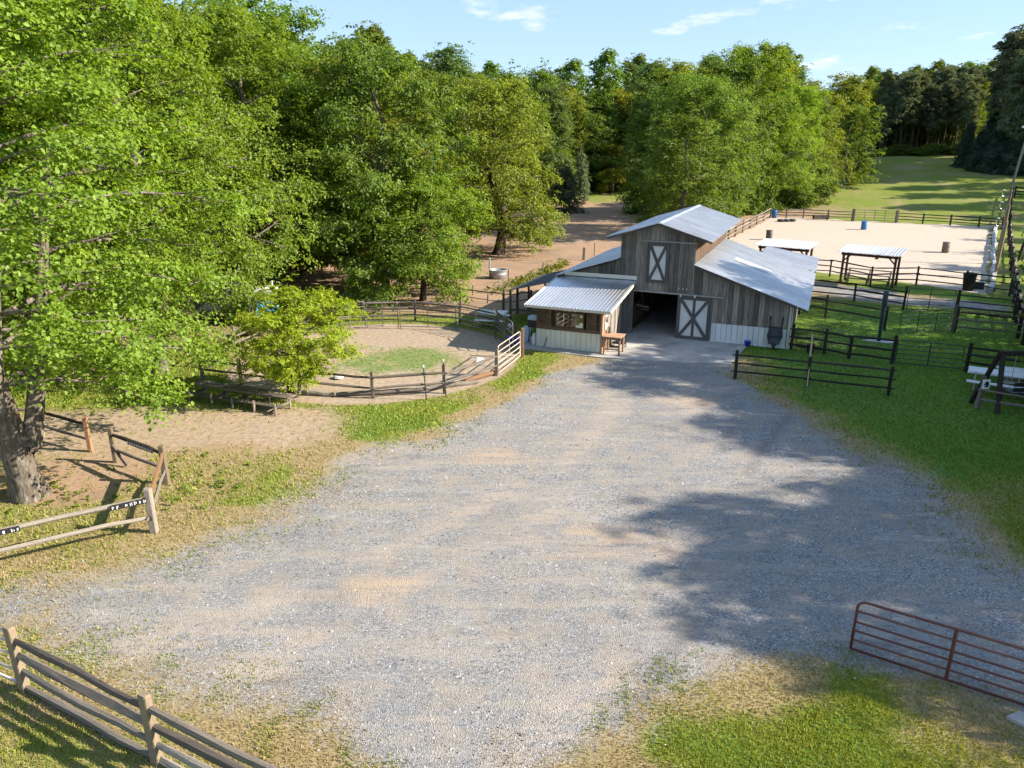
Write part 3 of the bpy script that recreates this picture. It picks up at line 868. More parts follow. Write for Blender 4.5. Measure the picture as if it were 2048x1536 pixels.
proto('poplar', 15, 19, 3.4, 2.0, 44, 4, 80, .27, 'leaf_green', shape='tall', clump=1.3, flat=.9)
proto('pine_a', 16, 19, 2.7, 8.0, 36, 4, 80, .40, 'needle', bark='bark_dark', trunk_r=.2, shape='pine', clump=1.15, needle=True, flat=.65)
proto('pine_b', 17, 18, 2.2, 6.0, 36, 4, 74, .40, 'needle', bark='bark_dark', trunk_r=.18, shape='tall', clump=1.05, needle=True, flat=.65)
proto('cedar', 18, 9, 3.0, .3, 52, 5, 80, .28, 'needle_dark', bark='bark_dark', trunk_r=.2, shape='cone', clump=.95, needle=True, flat=.8)
proto('juniper', 19, 5.0, 1.7, .3, 30, 4, 80, .18, 'needle', bark='bark_dark', trunk_r=.12, shape='cone', clump=.6, needle=True, flat=.9)
proto('bush', 20, 3.2, 2.3, .15, 26, 5, 80, .16, 'leaf_green', trunk_r=.07, clump=.8, flat=.8)

N_TREES = [0]
def tree(key, x, y, label, H=1.0, W=None, rz=None, group=None, name='tree', z=None, lean=(0, 0)):
    W = H if W is None else W
    rz = random.uniform(0, 6.28) if rz is None else rz
    z = float(hz(x, y)) - .03 if z is None else z
    o = thing(name, label, 'tree', (x, y, z), rz, group)
    S = Matrix.Diagonal((W, W, H, 1))
    if lean != (0, 0):
        S = Matrix(((1, 0, lean[0], 0), (0, 1, lean[1], 0), (0, 0, 1, 0), (0, 0, 0, 1))) @ S
    t, c = PROTO[key]
    place('trunk', t, o, S, True); place('crown', c, o, S, True)
    N_TREES[0] += 1
    return o

# the large trees on the left, near to far
p = at(62, 992); tree('gum_a', p.x, p.y, 'big sweetgum with forked pale trunk nearest the camera on the left', 1.0, 1.0, .0, name='sweetgum_tree')
p = at(345, 748); tree('gum_b', p.x - .6, p.y + .2, 'broad leafy tree with dark trunk just behind the pen bleacher', .97, .80, 1.1, name='sweetgum_tree')
tree('gum_c', -19.5, 25.5, 'tall tree half outside the left edge behind the forked sweetgum', 1.12, 1.1, 2.0, name='sweetgum_tree')
tree('gum_c', -18.5, 33.0, 'tall bright green tree behind the dark-trunked tree by the bleacher', 1.08, 1.02, 3.7, name='sweetgum_tree')
tree('gum_b', -25.0, 38.0, 'tall bright tree towering at the upper left corner', 1.2, 1.1, 4.4, name='sweetgum_tree')
tree('gum_b', -14.6, 43.0, 'tall tree rising behind the blue portable toilet', .95, 1.0, .2, name='sweetgum_tree')
tree('oak_b', -16.0, 50.0, 'dark green tree highest against the sky left of the clouds', 1.12, 1.05, .9, name='oak_tree')
p = at(772, 601); tree('oak_b', p.x, p.y + .4, 'tall tree with a straight black trunk behind the round pen', .88, .8, 2.2, name='oak_tree')
p = at(846, 601); tree('elm_a', p.x, p.y, 'rounded tree with two slim trunks behind the round pen', 1.03, 1.02, 1.0, name='elm_tree')
tree('oak_a', -10.0, 49.0, 'olive tree filling the gap above the round pen', 1.05, .95, 2.9, name='oak_tree')
tree('gum_c', -27.5, 29.5, 'large tree at the left edge of the frame beyond the forked sweetgum', 1.1, 1.1, 5.5, name='sweetgum_tree')
p = at(590, 793); tree('lime_small', p.x, p.y, 'small lime green tree standing at the round pen rail', 1.0, 1.10, .0, name='young_tree', lean=(.12, .0))
p = at(997, 508); tree('oak_a', p.x, p.y, 'big spreading oak on the red clay field left of the barn', 1.05, 1.02, .4, name='oak_tree')
# big pair behind the barn
for (px, py, key, Hs, Ws, lab) in [(1372, 436, 'oak_b', 1.02, 1.10, 'dense dark broad tree directly behind the barn ridge'),
                                   (1490, 424, 'gum_b', 1.24, 1.10, 'tallest bright tree behind the arena corner, right of the barn ridge'),
                                   (1562, 419, 'gum_c', 1.0, .85, 'lower leafy tree at the arena corner by the blue barrel'),
                                   (1432, 428, 'oak_b', 1.20, 1.0, 'dark tall tree behind the pair at the barn ridge'),
                                   (1322, 425, 'wood_a', .95, 1.0, 'leafy tree left of the barn ridge at the end of the clay lane'),
                                   (1590, 405, 'oak_b', .95, .9, 'dark tree between the arena corner trees and the pasture')]:
    p = at_hill(px, py); tree(key, p.x, p.y, lab, Hs, Ws, None, name='oak_tree')
tree('oak_b', 19.5, 80.0, 'dark broad tree hidden at its foot by the barn, nearest the ridge', .95, 1.0, 1.3, name='oak_tree')
tree('wood_a', 16.5, 73.0, 'leafy tree with its foot hidden behind the left barn roof', .72, .9, 2.3, name='oak_tree')
for i, (px, py, h, w) in enumerate([(1300, 428, 1.3, 1.3), (1335, 438, 1.2, 1.3), (1365, 445, 1.0, 1.3), (1400, 440, 1.3, 1.4), (1440, 432, 1.2, 1.3), (1475, 428, 1.1, 1.2), (1515, 422, 1.2, 1.3), (1580, 416, 1.2, 1.4), (1605, 408, 1.5, 1.6)]):
    p = at_hill(px, py); o = tree('bush', p.x, p.y, ['leafy bush leftmost of those behind the barn', 'leafy bush left of the barn ridge', 'leafy bush just left of the ridge end', 'leafy bush behind the ridge end', 'leafy bush right of the ridge end', 'leafy bush beside the slim pole', 'leafy bush at the start of the arena fence', 'leafy bush beyond the blue barrel', 'large bush at the foot of the pasture'][i], h, w, None, 'bushes under the trees behind the barn', 'bush'); o['category'] = 'bush'
for (px, py, key, Hs, Ws, lab) in [(1225, 385, 'wood_c', .55, .75, 'round yellow-green bush-like tree at the end of the clay lane'),
                                   (1160, 400, 'juniper', 1.5, 1.2, 'grey-green juniper beside the spreading oak'),
                                   (1215, 372, 'wood_c', .95, .95, 'yellowish tree behind the round bush-like tree'),
                                   (1280, 384, 'wood_b', .8, .8, 'bluish tree beyond the clay lane'),
                                   (1130, 425, 'juniper', 1.2, 1.5, 'dark low juniper behind the spreading oak'),
                                   (1680, 372, 'wood_a', .78, .95, 'round leafy tree at the left edge of the hill pasture'),
                                   (1630, 388, 'wood_d', .9, .9, 'leafy tree between the arena corner and the hill pasture'),
                                   (1610, 395, 'wood_b', .55, .8, 'low bushy tree at the foot of the hill pasture'),
                                   (1725, 345, 'cedar', .5, .9, 'dark low cedar at the upper left of the hill pasture')]:
    p = at_hill(px, py); tree(key, p.x, p.y, lab, Hs, Ws, None, name='tree')

KIND_WORD = {'wood_a': 'rounded mid-green tree', 'wood_b': 'narrow bluish-green tree', 'wood_c': 'yellow-green tree', 'wood_d': 'olive-green tree', 'oak_b': 'broad dark-crowned tree', 'poplar': 'tall slim green tree', 'pine_a': 'pine', 'pine_b': 'pine'}
ROW = ['nearest', 'second', 'third', 'fourth', 'fifth', 'sixth', 'seventh', 'eighth', 'ninth', 'tenth', 'eleventh', 'twelfth']
def ordinal(n): return '%d%s' % (n, 'th' if 10 <= n % 100 <= 20 else {1: 'st', 2: 'nd', 3: 'rd'}.get(n % 10, 'th'))
def forest(n, region, keys, label, group, hs=(.9, 1.2), gap=5.0, seed=1, name='tree', ws=(.9, 1.15), bands=None):
    """bands: (pixel column, landmark) pairs that tell the trees apart; label is used as '<kind> <label> <landmark>'"""
    r = random.Random(seed); pts = []; tries = 0
    while len(pts) < n and tries < n * 60:
        tries += 1
        x, y = region(r)
        if all((x - a) ** 2 + (y - b) ** 2 > gap * gap for a, b in pts): pts.append((x, y))
    rec = []
    for (x, y) in pts:
        k = r.choice(keys); h = r.uniform(*hs); w = h * r.uniform(*ws); rz = r.uniform(0, 6.28)
        z = float(hz(x, y)); col = 1024 + FPX * x / (y * C_ + (CAM_H - z - 8) * S_)
        rec.append([x, y, k, h, w, rz, col])
    if bands:
        count = {}
        for q in sorted(rec, key=lambda q: q[1]):
            mark = next((m_ for lim, m_ in bands if q[6] < lim), bands[-1][1])
            i = count.get((mark, q[2]), 0); count[(mark, q[2])] = i + 1
            lab = '%s %s %s' % (KIND_WORD[q[2]], label, mark)
            q.append(('%s ' % ROW[min(i, 11)]) + lab)
    else:
        for i, q in enumerate(sorted(rec, key=lambda q: q[6])): q.append('%s %s from the left, %s' % (ordinal(i + 1), KIND_WORD[q[2]].split()[-1], label))
    for (x, y, k, h, w, rz, col, lab) in rec: tree(k, x, y, lab, h, w, rz, group, name)

def reg_left(r):
    y = r.uniform(56, 142); xr = -12 + (y - 56) * .30
    if y < 75: xr = -14 + (y - 56) * .2
    x = r.uniform(max(-62, xr - 45), xr)
    return (x, y)
forest(88, reg_left, ['wood_a', 'wood_b', 'wood_b', 'wood_d', 'oak_b', 'poplar', 'wood_a'], 'of the hillside wood,', 'wood on the hillside left of the barn', (.85, 1.12), 4.6, 5, bands=[(420, 'behind the forked sweetgum'), (600, 'above the portable toilet'), (700, 'above the lime tree'), (780, 'above the black trunk'), (870, 'above the twin-trunk tree'), (960, 'left of the spreading oak'), (1060, 'behind the spreading oak'), (1150, 'right of the spreading oak'), (1250, 'above the shed roof'), (9999, 'left of the barn ridge')])
def reg_mid(r):
    y = r.uniform(138, 180); return (r.uniform(4, 60), y)
forest(46, reg_mid, ['wood_c', 'wood_a', 'poplar', 'wood_d', 'wood_b'], 'of the far wood,', 'far wood behind the barn', (1.0, 1.35), 4.6, 6, bands=[(1180, 'above the shed roof'), (1260, 'above the lane end'), (1340, 'left of the barn ridge'), (1420, 'above the barn ridge'), (1520, 'behind the bright tall tree'), (9999, 'above the arena corner')])
def reg_hilltop(r):
    t = r.random(); p = at_hill(1640 + 330 * t, 312); d = r.uniform(20, 52); return (p.x + d * .45, p.y + d * .9)
forest(34, reg_hilltop, ['wood_a', 'poplar', 'wood_d', 'poplar'], 'on the hilltop', 'leafy trees on the hilltop', (.85, 1.1), 5.0, 7, bands=[(1640, 'left of the pasture'), (1720, 'at the left pasture corner'), (1800, 'behind the left pines'), (1880, 'behind the middle pines'), (1960, 'behind the right pines'), (9999, 'behind the tall right-edge pines')])
def reg_pine(r):
    t = r.random()
    px = 1745 + 190 * t + r.uniform(-8, 8); py = 312 - 6 * t
    p = at_hill(px, py); d = r.uniform(0, 16)
    return (p.x + d * .45, p.y + d * .9)
forest(26, reg_pine, ['pine_a', 'pine_b'], 'bare-trunked, at the top of the hill pasture', 'pines along the top of the hill pasture', (.62, 1.02), 2.6, 8, 'pine_tree', (.9, 1.1))
def reg_pine2(r):
    y = r.uniform(122, 165); x = y * r.uniform(.615, .74) + r.uniform(0, 3)
    return (x, y)
forest(18, reg_pine2, ['pine_a', 'pine_b', 'pine_a'], 'very tall and dark, at the right edge', 'tall pines on the right edge', (1.1, 1.45), 3.6, 9, 'pine_tree', (.9, 1.1))
for i, (px, py, h, w) in enumerate([(1955, 343, .8, .85), (1990, 347, 1.0, 1.0), (2030, 350, 1.0, 1.1), (1925, 335, .9, .7), (2075, 352, 1.1, 1.1), (1975, 330, 1.3, 1.0), (2015, 335, 1.4, 1.1), (2050, 335, 1.5, 1.1)]):
    p = at_hill(px, py); tree('cedar', p.x, p.y, ['dark cedar second from the left at the right end of the pasture', 'dark cedar in the middle of the front cedars at the pasture', 'dark cedar right of the middle one at the pasture end', 'slim dark cedar leftmost at the right end of the pasture', 'dark cedar nearest the right edge at the pasture end', 'tall cedar rising behind the front cedars, left one', 'tall cedar rising behind the front cedars, middle one', 'tall cedar rising behind the front cedars, right one'][i], h, w, None, 'cedars at the right end of the hill pasture', 'cedar_tree')
# trees beyond the right edge whose shade falls across the drive, the barn roof and the arena
for i, (x, y, k, h, w) in enumerate([(24.3, 10.8, 'oak_b', .74, .74), (29.0, 12.8, 'gum_b', .86, .8), (22.0, 7.6, 'oak_a', .60, .55), (24.4, 26.0, 'gum_c', .73, .54), (25.6, 28.2, 'oak_b', .76, .72), (30.0, 18.4, 'oak_b', .70, .85), (22.6, 20.4, 'oak_b', .49, .62), (22.4, 16.2, 'gum_c', .50, .6), (21.5, 24.4, 'oak_b', .5, .55), (34.5, 20.5, 'gum_b', .95, .9),
                                     (27.4, 33.2, 'oak_b', .84, .62), (38.5, 38.5, 'oak_b', .80, .9), (37.0, 27.0, 'oak_b', .9, .9), (46.5, 44.0, 'wood_a', .82, .8), (54.0, 52.0, 'wood_d', .80, .7), (61.0, 60.0, 'wood_a', .80, .75), (67.5, 68.5, 'wood_d', .82, .75),
                                     (73.0, 79.0, 'wood_a', .9, .85), (50, 40, 'wood_b', .8, .8), (88, 97, 'pine_a', 1.1, 1.3), (93, 106, 'pine_b', 1.15, 1.4), (99, 114, 'pine_a', 1.2, 1.3), (96, 125, 'wood_a', 1.2, 1.0), (104, 133, 'pine_a', 1.2, 1.3), (84, 88, 'wood_d', 1.05, .9)]):
    tree(k, x, y, 'tree standing beyond the right edge, %s in from the front' % ordinal(i + 1), h, w, None, 'trees beyond the right edge')

# undergrowth along the far wood edges
rb = random.Random(77)
for i in range(16):
    t = i / 15.0
    px = 1640 + 300 * t + rb.uniform(-6, 6); p = at_hill(px, 314 - 4 * t + (70 * (1 - t) ** 3 if t < .3 else 0))
    o = tree('bush', p.x, p.y + rb.uniform(0, 3), '%s bush from the left in the undergrowth along the pasture top' % ordinal(i + 1), rb.uniform(.3, .7), rb.uniform(.7, 1.2), None, 'undergrowth along the pasture', 'bush'); o['category'] = 'bush'
metal('skylight', (.66, .66, .64), .5, .25)

# ------------------------------------------------------------------ barn
def sheet(mb, p0, across, down, wid, length, pitch=.23, rib=.022, thick=.012):
    """ribbed metal sheet: p0 top corner, `across` along the eave, `down` down the slope"""
    p0, ac, dn = Vector(p0), Vector(across).normalized(), Vector(down).normalized()
    nr = ac.cross(dn).normalized()
    if nr.z < 0 or (abs(nr.z) < .2 and nr.y > 0): nr = -nr
    prof = [(0, 0)]
    x = pitch * .5
    while x < wid - .03:
        prof += [(x - .028, 0), (x - .012, rib), (x + .012, rib), (x + .028, 0)]; x += pitch
    prof.append((wid, 0))
    top = [p0 + ac * a + nr * h for a, h in prof]
    bot = [p0 + ac * wid - nr * thick, p0 - nr * thick]
    mb.prism(top + bot, dn * length)

def sheets(parent, name, p0, across, down, width, length, mat, each=.92, pitch=.23, rib=.022):
    n = max(1, round(width / each)); w = width / n
    ac = Vector(across).normalized()
    dn = Vector(down).normalized()
    nr = ac.cross(dn).normalized()
    if nr.z < 0: nr = -nr
    obs = []
    for i in range(n):
        mb = MB(); sheet(mb, Vector(p0) + ac * (i * w) + nr * (.003 * (i % 2)), ac, dn, w + (.02 if i < n - 1 else 0), length + random.uniform(0, .015), pitch, rib)
        obs.append(mb.build(name, mat, parent, True))
    return obs

barn = thing('barn', 'weathered grey board barn with raised centre and sloping metal roofs', 'barn', BARN_O, BARN_RZ)
UC, ZR = -6.12, 5.40                     # ridge line of the raised centre
UL, UR = -7.97, -4.44                    # raised centre, left and right walls
LEN = 10.0
def roof_z(u):
    if UL <= u <= UR: return ZR - .30 * abs(u - UC)
    if u > UR: return 3.60 - .333 * (u - UR)
    return 3.66 - .322 * (UL - u)
front = place('front_wall', None, barn, Matrix.Identity(4), True)
# the boards of the front, each cut to the roof slope and the openings
def plank(parent, u0, u1, z0, z1a, z1b, v0, v1, mat='barn_board', name='plank', axis='u'):
    mb = MB()
    if axis == 'u': pts = [(u0, v0, z0), (u1, v0, z0), (u1, v0, z1b), (u0, v0, z1a)]; vec = (0, v1 - v0, 0)
    else: pts = [(v0, u0, z0), (v0, u1, z0), (v0, u1, z1b), (v0, u0, z1a)]; vec = (v1 - v0, 0, 0)
    mb.prism(pts, vec)
    return mb.build(name, mat, parent, True)
r = random.Random(4)
edges = [-11.02]
while edges[-1] < -.16:
    nxt = edges[-1] + r.uniform(.19, .255)
    for stop in (UL, UR, -7.25, -4.99, -3.5):
        if edges[-1] < stop - .02 and nxt > stop - .09: nxt = stop if nxt < stop + .2 else nxt
    edges.append(min(nxt, -.10))
for a, c in zip(edges[:-1], edges[1:]):
    if c - a < .03: continue
    mid = (a + c) / 2
    z0 = .02
    if -7.25 < mid < -4.99: z0 = 2.16
    elif mid > -3.5: z0 = .90
    dz = r.uniform(-.012, .012)
    off = r.uniform(0, .014)
    plank(front, a + .005, c - .005, z0 + (dz if z0 > .1 else 0), roof_z(a + .006) - .05, roof_z(c - .006) - .05, -.025 - off, 0)
# dark backing behind the boards, added to give the interior its darkness
mb = MB()
for a, c, z0 in [(-11.0, -7.97, 0), (-7.97, -7.25, 0), (-7.25, -4.99, 2.2), (-4.99, -4.44, 0), (-4.44, -.05, 0)]:
    e = .002
    za, zc_ = (roof_z(a + e) - .07, roof_z(c - e) - .07)
    if a == -7.25: mb.prism([(a, .004, z0), (c, .004, z0), (c, .004, zc_), (UC, .004, ZR - .07), (a, .004, za)], (0, .06, 0))
    else: mb.prism([(a, .004, z0), (c, .004, z0), (c, .004, zc_), (a, .004, za)], (0, .06, 0))
mb.build('dark_backing', 'interior_dark', barn, True)
# metal skirt of the right bay and its base strip
n = 14; w = 3.36 / n
for i in range(n):
    mb = MB(); x0 = -3.49 + i * w
    mb.prism([(x0 + .004, -.03, .05), (x0 + w - .03, -.03, .05), (x0 + w - .018, -.052, .05), (x0 + w - .004, -.03, .05), (x0 + w - .004, -.004, .05), (x0 + .004, -.004, .05)], (0, 0, .845))
    mb.build('skirt_panel', 'white_metal', front, True)
stick('base_strip', 'board', (-3.5, -.032, .025), (-.13, -.032, .025), .05, .05, 'white_paint', barn, local=True)
stick('corner_trim', 'board', (-.06, -.03, 0), (-.06, -.03, roof_z(-.06) - .06), .10, .075, 'cream_trim', barn, face=(0, -1, 0), local=True)
stick('corner_trim', 'board', (.03, .02, 0), (.03, .02, roof_z(.0) - .08), .10, .05, 'cream_trim', barn, face=(1, 0, 0), local=True)
# side walls of boards: low right wall and the raised centre
side = place('side_wall', None, barn, Matrix.Identity(4), True)
v = .08
while v < LEN - .05:
    w = r.uniform(.2, .25); v1 = min(v + w, LEN)
    o = r.uniform(0, .012)
    plank(side, v + .004, v1 - .004, .02, roof_z(0) - .07, roof_z(0) - .07, 0, .02 + o, 'barn_board', axis='v')
    v = v1
clere = place('upper_side_wall', None, barn, Matrix.Identity(4), True)
v = .06
while v < LEN - .05:
    w = r.uniform(.2, .25); v1 = min(v + w, LEN)
    o = r.uniform(0, .012)
    plank(clere, v + .004, v1 - .004, 3.45, roof_z(UR) - .04, roof_z(UR) - .04, UR - .035, UR - .012 + o, 'brown_board', axis='v')
    v = v1
mb = MB()
mb.box((-11.0, LEN / 2 + .05, 1.3), (.05, LEN - .1, 2.6)); mb.box((UL + .03, LEN / 2 + .06, 4.0), (.04, LEN - .14, 1.4))
mb.build('left_wall', 'barn_board', barn, True)
mb = MB()
mb.prism([(-11, LEN, 0), (0, LEN, 0), (0, LEN, roof_z(0) - .08), (UR, LEN, roof_z(UR + .01) - .08), (UR, LEN, roof_z(UR) - .08), (UC, LEN, ZR - .08), (UL, LEN, roof_z(UL) - .08), (UL, LEN, roof_z(UL - .01) - .08), (-11, LEN, roof_z(-11) - .08)], (0, -.05, 0))
mb.build('back_wall', 'interior_dark', barn, True)
# roofs, sheet by sheet
OV = .5
def slope(u0, z0, u1, z1, v0, v1, name, mat='roof_metal', each=.92):
    L = math.hypot(u1 - u0, z1 - z0)
    part = place(name, None, barn, Matrix.Identity(4), True)
    sheets(part, 'roof_sheet', (u0, v0, z0), (0, 1, 0), (u1 - u0, 0, z1 - z0), v1 - v0, L, mat, each)
    return part
RR = slope(UC, ZR + .03, -3.66, ZR + .03 - .30 * (UC * -1 - 3.66), -OV, LEN + .3, 'right_roof')
slope(UC, ZR + .032, -8.58, ZR + .032 - .30 * (8.58 - 6.12), -OV, LEN + .3, 'left_roof')
slope(UR + .03, 3.63, .66, 3.63 - .333 * (.66 - UR - .03), -OV, LEN, 'lean_to_roof')
slope(UL - .01, 3.69, -11.15, 3.69 - .322 * 3.17, -.35, LEN, 'left_lean_to_roof')
slope(-2.5, 2.62, .66, 2.02, LEN + .05, LEN + 5.6, 'rear_roof', each=.8)
mb = MB(); mb.prism([(UC - .16, -OV - .02, ZR - .005), (UC, -OV - .02, ZR + .065), (UC + .16, -OV - .02, ZR - .005)], (0, LEN + .86, 0)); mb.build('ridge_cap', 'roof_metal', barn, True)
mb = MB(); sheet(mb, (-3.2, 4.3, 3.63 - .333 * (1.21) + .03), (0, 1, 0), (1, 0, -.333), .95, 1.9, .2); mb.build('skylight_panel', 'skylight', barn, True)
for (u0, z0, u1, z1) in [(UC, ZR, -3.68, ZR - .30 * 2.44), (UC, ZR, -8.56, ZR - .30 * 2.44)]:
    stick('rake_board', 'board', (u0, -OV + .04, z0 - .05), (u1, -OV + .04, z1 - .05), .03, .07, 'trim_grey', barn, local=True)
for (u0, z0, u1, z1) in [(UR + .05, 3.56, .62, 3.56 - .333 * (.57 - UR)), ]:
    stick('rake_board', 'board', (u0, -OV + .05, z0 - .035), (u1, -OV + .05, z1 - .035), .03, .07, 'trim_grey', barn, local=True)
for u in (.45, -.3): stick('rafter_tail', 'board', (u, -.4, roof_z(u) - .09), (u, LEN - .1, roof_z(u) - .09), .05, .08, 'brown_board', barn, local=True)
for v in (10.1, 12.8, 15.4): stick('rear_post', 'post', (.3, v, 0), (.3, v, 1.98), .12, .12, 'brown_board', barn, local=True)
for v in (10.1, 12.8, 15.4): stick('rear_post', 'post', (-2.3, v, 0), (-2.3, v, 2.45), .12, .12, 'brown_board', barn, local=True)
# door track and sliding door
stick('door_track', 'board', (-7.38, -.09, 2.17), (-3.02, -.09, 2.13), .05, .075, 'track_steel', barn, local=True)
for u in (-7.2, -6.5, -5.8, -5.1, -4.4, -3.7, -3.1): stick('track_bracket', 'board', (u, -.075, 2.13), (u, -.075, 2.27), .03, .03, 'track_steel', barn, local=True)
door = place('sliding_door', None, barn, Matrix.Identity(4), True)
d0, d1, z0, z1, dv = -5.10, -3.55, .04, 2.07, -.13
mb = MB(); mb.box(((d0 + d1) / 2, dv + .03, (z0 + z1) / 2), (d1 - d0 - .06, .03, z1 - z0 - .06)); mb.build('door_panel', 'panel_white', door, True)
bwid = .15
for (a, c) in [((d0, z0 + bwid / 2), (d1, z0 + bwid / 2)), ((d0, z1 - bwid / 2), (d1, z1 - bwid / 2))]:
    stick('door_rail', 'board', (a[0], dv - .005, a[1]), (c[0], dv - .005, c[1]), bwid, .035, 'trim_grey', door, face=(0, -1, 0), local=True)
for u in (d0 + bwid / 2, d1 - bwid / 2):
    stick('door_stile', 'board', (u, dv - .009, z0), (u, dv - .009, z1), bwid, .035, 'trim_grey', door, face=(0, -1, 0), local=True)
stick('door_stile', 'board', ((d0 + d1) / 2, dv - .003, z0 + bwid), ((d0 + d1) / 2, dv - .003, z1 - bwid), .12, .03, 'trim_grey', door, face=(0, -1, 0), local=True)
for a, c, o in (((d0 + .14, z0 + .12), (d1 - .14, z1 - .12), -.012), ((d0 + .14, z1 - .12), (d1 - .14, z0 + .12), -.016)):
    stick('door_brace', 'board', (a[0], dv + o, a[1]), (c[0], dv + o, c[1]), .14, .03, 'trim_grey', door, face=(0, -1, 0), local=True)
for u in (d0 + .12, d0 + .78):
    mb = MB(); mb.box((u, dv - .04, 2.10), (.075, .03, .12)); mb.build('door_hanger', 'white_paint', door, True)
# loft door with its own track
loft = place('loft_door', None, barn, Matrix.Identity(4), True)
d0, d1, z0, z1, dv = -6.69, -5.66, 2.60, 4.47, -.085
mb = MB(); mb.box(((d0 + d1) / 2, dv + .03, (z0 + z1) / 2), (d1 - d0 - .06, .025, z1 - z0 - .06)); mb.build('door_panel', 'panel_white', loft, True)
for zz in (z0 + .07, z1 - .07): stick('door_rail', 'board', (d0, dv - .004, zz), (d1, dv - .004, zz), .14, .03, 'trim_grey', loft, face=(0, -1, 0), local=True)
for u in (d0 + .07, d1 - .07): stick('door_stile', 'board', (u, dv - .008, z0), (u, dv - .008, z1), .14, .03, 'trim_grey', loft, face=(0, -1, 0), local=True)
for a, c, o in (((d0 + .16, z0 + .14), (d1 - .16, z1 - .14), -.012), ((d0 + .16, z1 - .14), (d1 - .16, z0 + .14), -.016)):
    stick('door_brace', 'board', (a[0], dv + o, a[1]), (c[0], dv + o, c[1]), .13, .028, 'trim_grey', loft, face=(0, -1, 0), local=True)
stick('loft_track', 'board', (-6.98, -.08, 4.55), (-4.42, -.08, 4.53), .04, .06, 'track_steel', barn, local=True)
for u in (-5.1, -4.92, -4.74): stick('wall_hook', 'board', (u, -.06, 2.36), (u, -.06, 2.44), .03, .03, 'white_paint', barn, local=True)
# inside the aisle: stall fronts, posts and loft joists
for u in (-7.45, -4.9):
    for v in (.3, 2.7, 5.1, 7.5, 9.8): stick('stall_post', 'post', (u, v, 0), (u, v, 2.7), .15, .15, 'red_wood', barn, local=True)
    for k in range(6): stick('stall_board', 'board', (u, .4, .15 + .21 * k), (u, 9.9, .15 + .21 * k), .03, .18, 'brown_board', barn, local=True)
for v in np.arange(.5, 10, 1.1): stick('loft_joist', 'board', (-7.9, v, 2.72), (-4.5, v, 2.72), .06, .2, 'brown_board', barn, local=True)
mb = MB(); mb.box((-6.2, LEN / 2 + .15, 2.86), (3.4, LEN - .4, .03)); mb.build('loft_floor', 'interior_dark', barn, True)
stick('saddle_rack', 'board', (-7.4, 1.4, 1.15), (-6.75, 1.2, 1.12), .1, .08, 'pale_wood', barn, local=True)
stick('saddle_rack', 'board', (-7.4, 2.2, .8), (-6.95, 2.1, .78), .1, .08, 'pale_wood', barn, local=True)
mb = MB(); mb.prism([bw(-7.4, .1, -.001), bw(-4.95, .1, -.001), bw(-4.95, 9.9, -.001), bw(-7.4, 9.9, -.001)], (0, 0, .012))
tag(mb.build('barn_floor', 'concrete'), 'concrete floor of the barn aisle', 'floor', kind='structure')
mb = MB(); mb.prism([Vector((x, y, -.05)) for x, y in APRON], (0, 0, .085))
tag(mb.build('concrete_apron', 'concrete'), 'grey concrete apron in front of the barn', 'pavement', kind='structure')

# ------------------------------------------------------------------ the lean-to office shed on the left front
shed = thing('office_shed', 'low office shed with ribbed metal roof and window on the barn front', 'shed', bw(-9.1, -2.0, .035), BARN_RZ)
SI = MATRIX[shed.name].inverted() @ BARN_M
def sl(p): return SI @ Vector(p)
class _S: pass
def sb(name, fn, mat, parent=shed, smooth_shade=False):
    mb = MB(); fn(mb); mb.v = [tuple(sl(p)) for p in mb.v]; return mb.build(name, mat, parent, True, smooth_shade)
def ss(name, p0, p1, w, h, mat, face=(0, 0, 1), parent=shed, kind='board'):
    R = SI.to_3x3()
    return stick(name, kind, sl(p0), sl(p1), w, h, mat, parent, face=R @ Vector(face), local=True)
KL, KR, KF = -10.68, -7.58, -4.12
n = 13; w = (KR - KL) / n
for i in range(n):
    x0 = KL + i * w
    sb('skirt_panel', lambda mb: mb.prism([(x0 + .003, KF, .05), (x0 + w - .03, KF, .05), (x0 + w - .018, KF - .022, .05), (x0 + w - .003, KF, .05), (x0 + w - .003, KF + .02, .05), (x0 + .003, KF + .02, .05)], (0, 0, .84)), 'cream_metal')
ss('sill_board', (KL, KF - .012, .955), (KR + .01, KF - .012, .955), .05, .13, 'brown_board')
WL, WR, WB, WT = -9.80, -8.42, 1.03, 1.74
x = KL; r = random.Random(8)
while x < KR - .02:
    w2 = min(r.uniform(.17, .24), KR - x)
    a, c = x, x + w2
    if c <= WL + .02 or a >= WR - .02:
        c2 = min(c, WL) if a < WL else c; a2 = a if a < WL else max(a, WR)
        if c2 - a2 > .03: sb('plank', lambda mb: mb.prism([(a2 + .003, KF, 1.02), (c2 - .003, KF, 1.02), (c2 - .003, KF, 1.98), (a2 + .003, KF, 1.98)], (0, .03, 0)), 'brown_board')
    x = c
sb('wall_head', lambda mb: mb.box(((WL + WR) / 2, KF + .012, (WT + 1.98) / 2), (WR - WL + .3, .04, 1.98 - WT)), 'brown_board')
for (a, c) in ((KL + .08, WL - .12), (WR + .15, KR - .22)):     # boarded shutters either side
    for u in (a, c): ss('shutter_frame', (u, KF - .018, 1.04), (u, KF - .018, 1.74), .08, .03, 'dark_wood' if u != a else 'brown_board', (0, -1, 0))
    ss('shutter_frame', (a, KF - .022, 1.06), (c, KF - .022, 1.06), .03, .08, 'brown_board')
win = place('window', None, shed, Matrix.Identity(4), True)
for u in (WL + .02, (WL + WR) / 2, WR - .02): ss('window_stile', (u, KF - .01, WB), (u, KF - .01, WT), .05, .05, 'brown_board', (0, -1, 0), win)
for zz in (WB + .02, WT - .02): ss('window_rail', (WL, KF - .012, zz), (WR, KF - .012, zz), .05, .045, 'brown_board', (0, 0, 1), win)
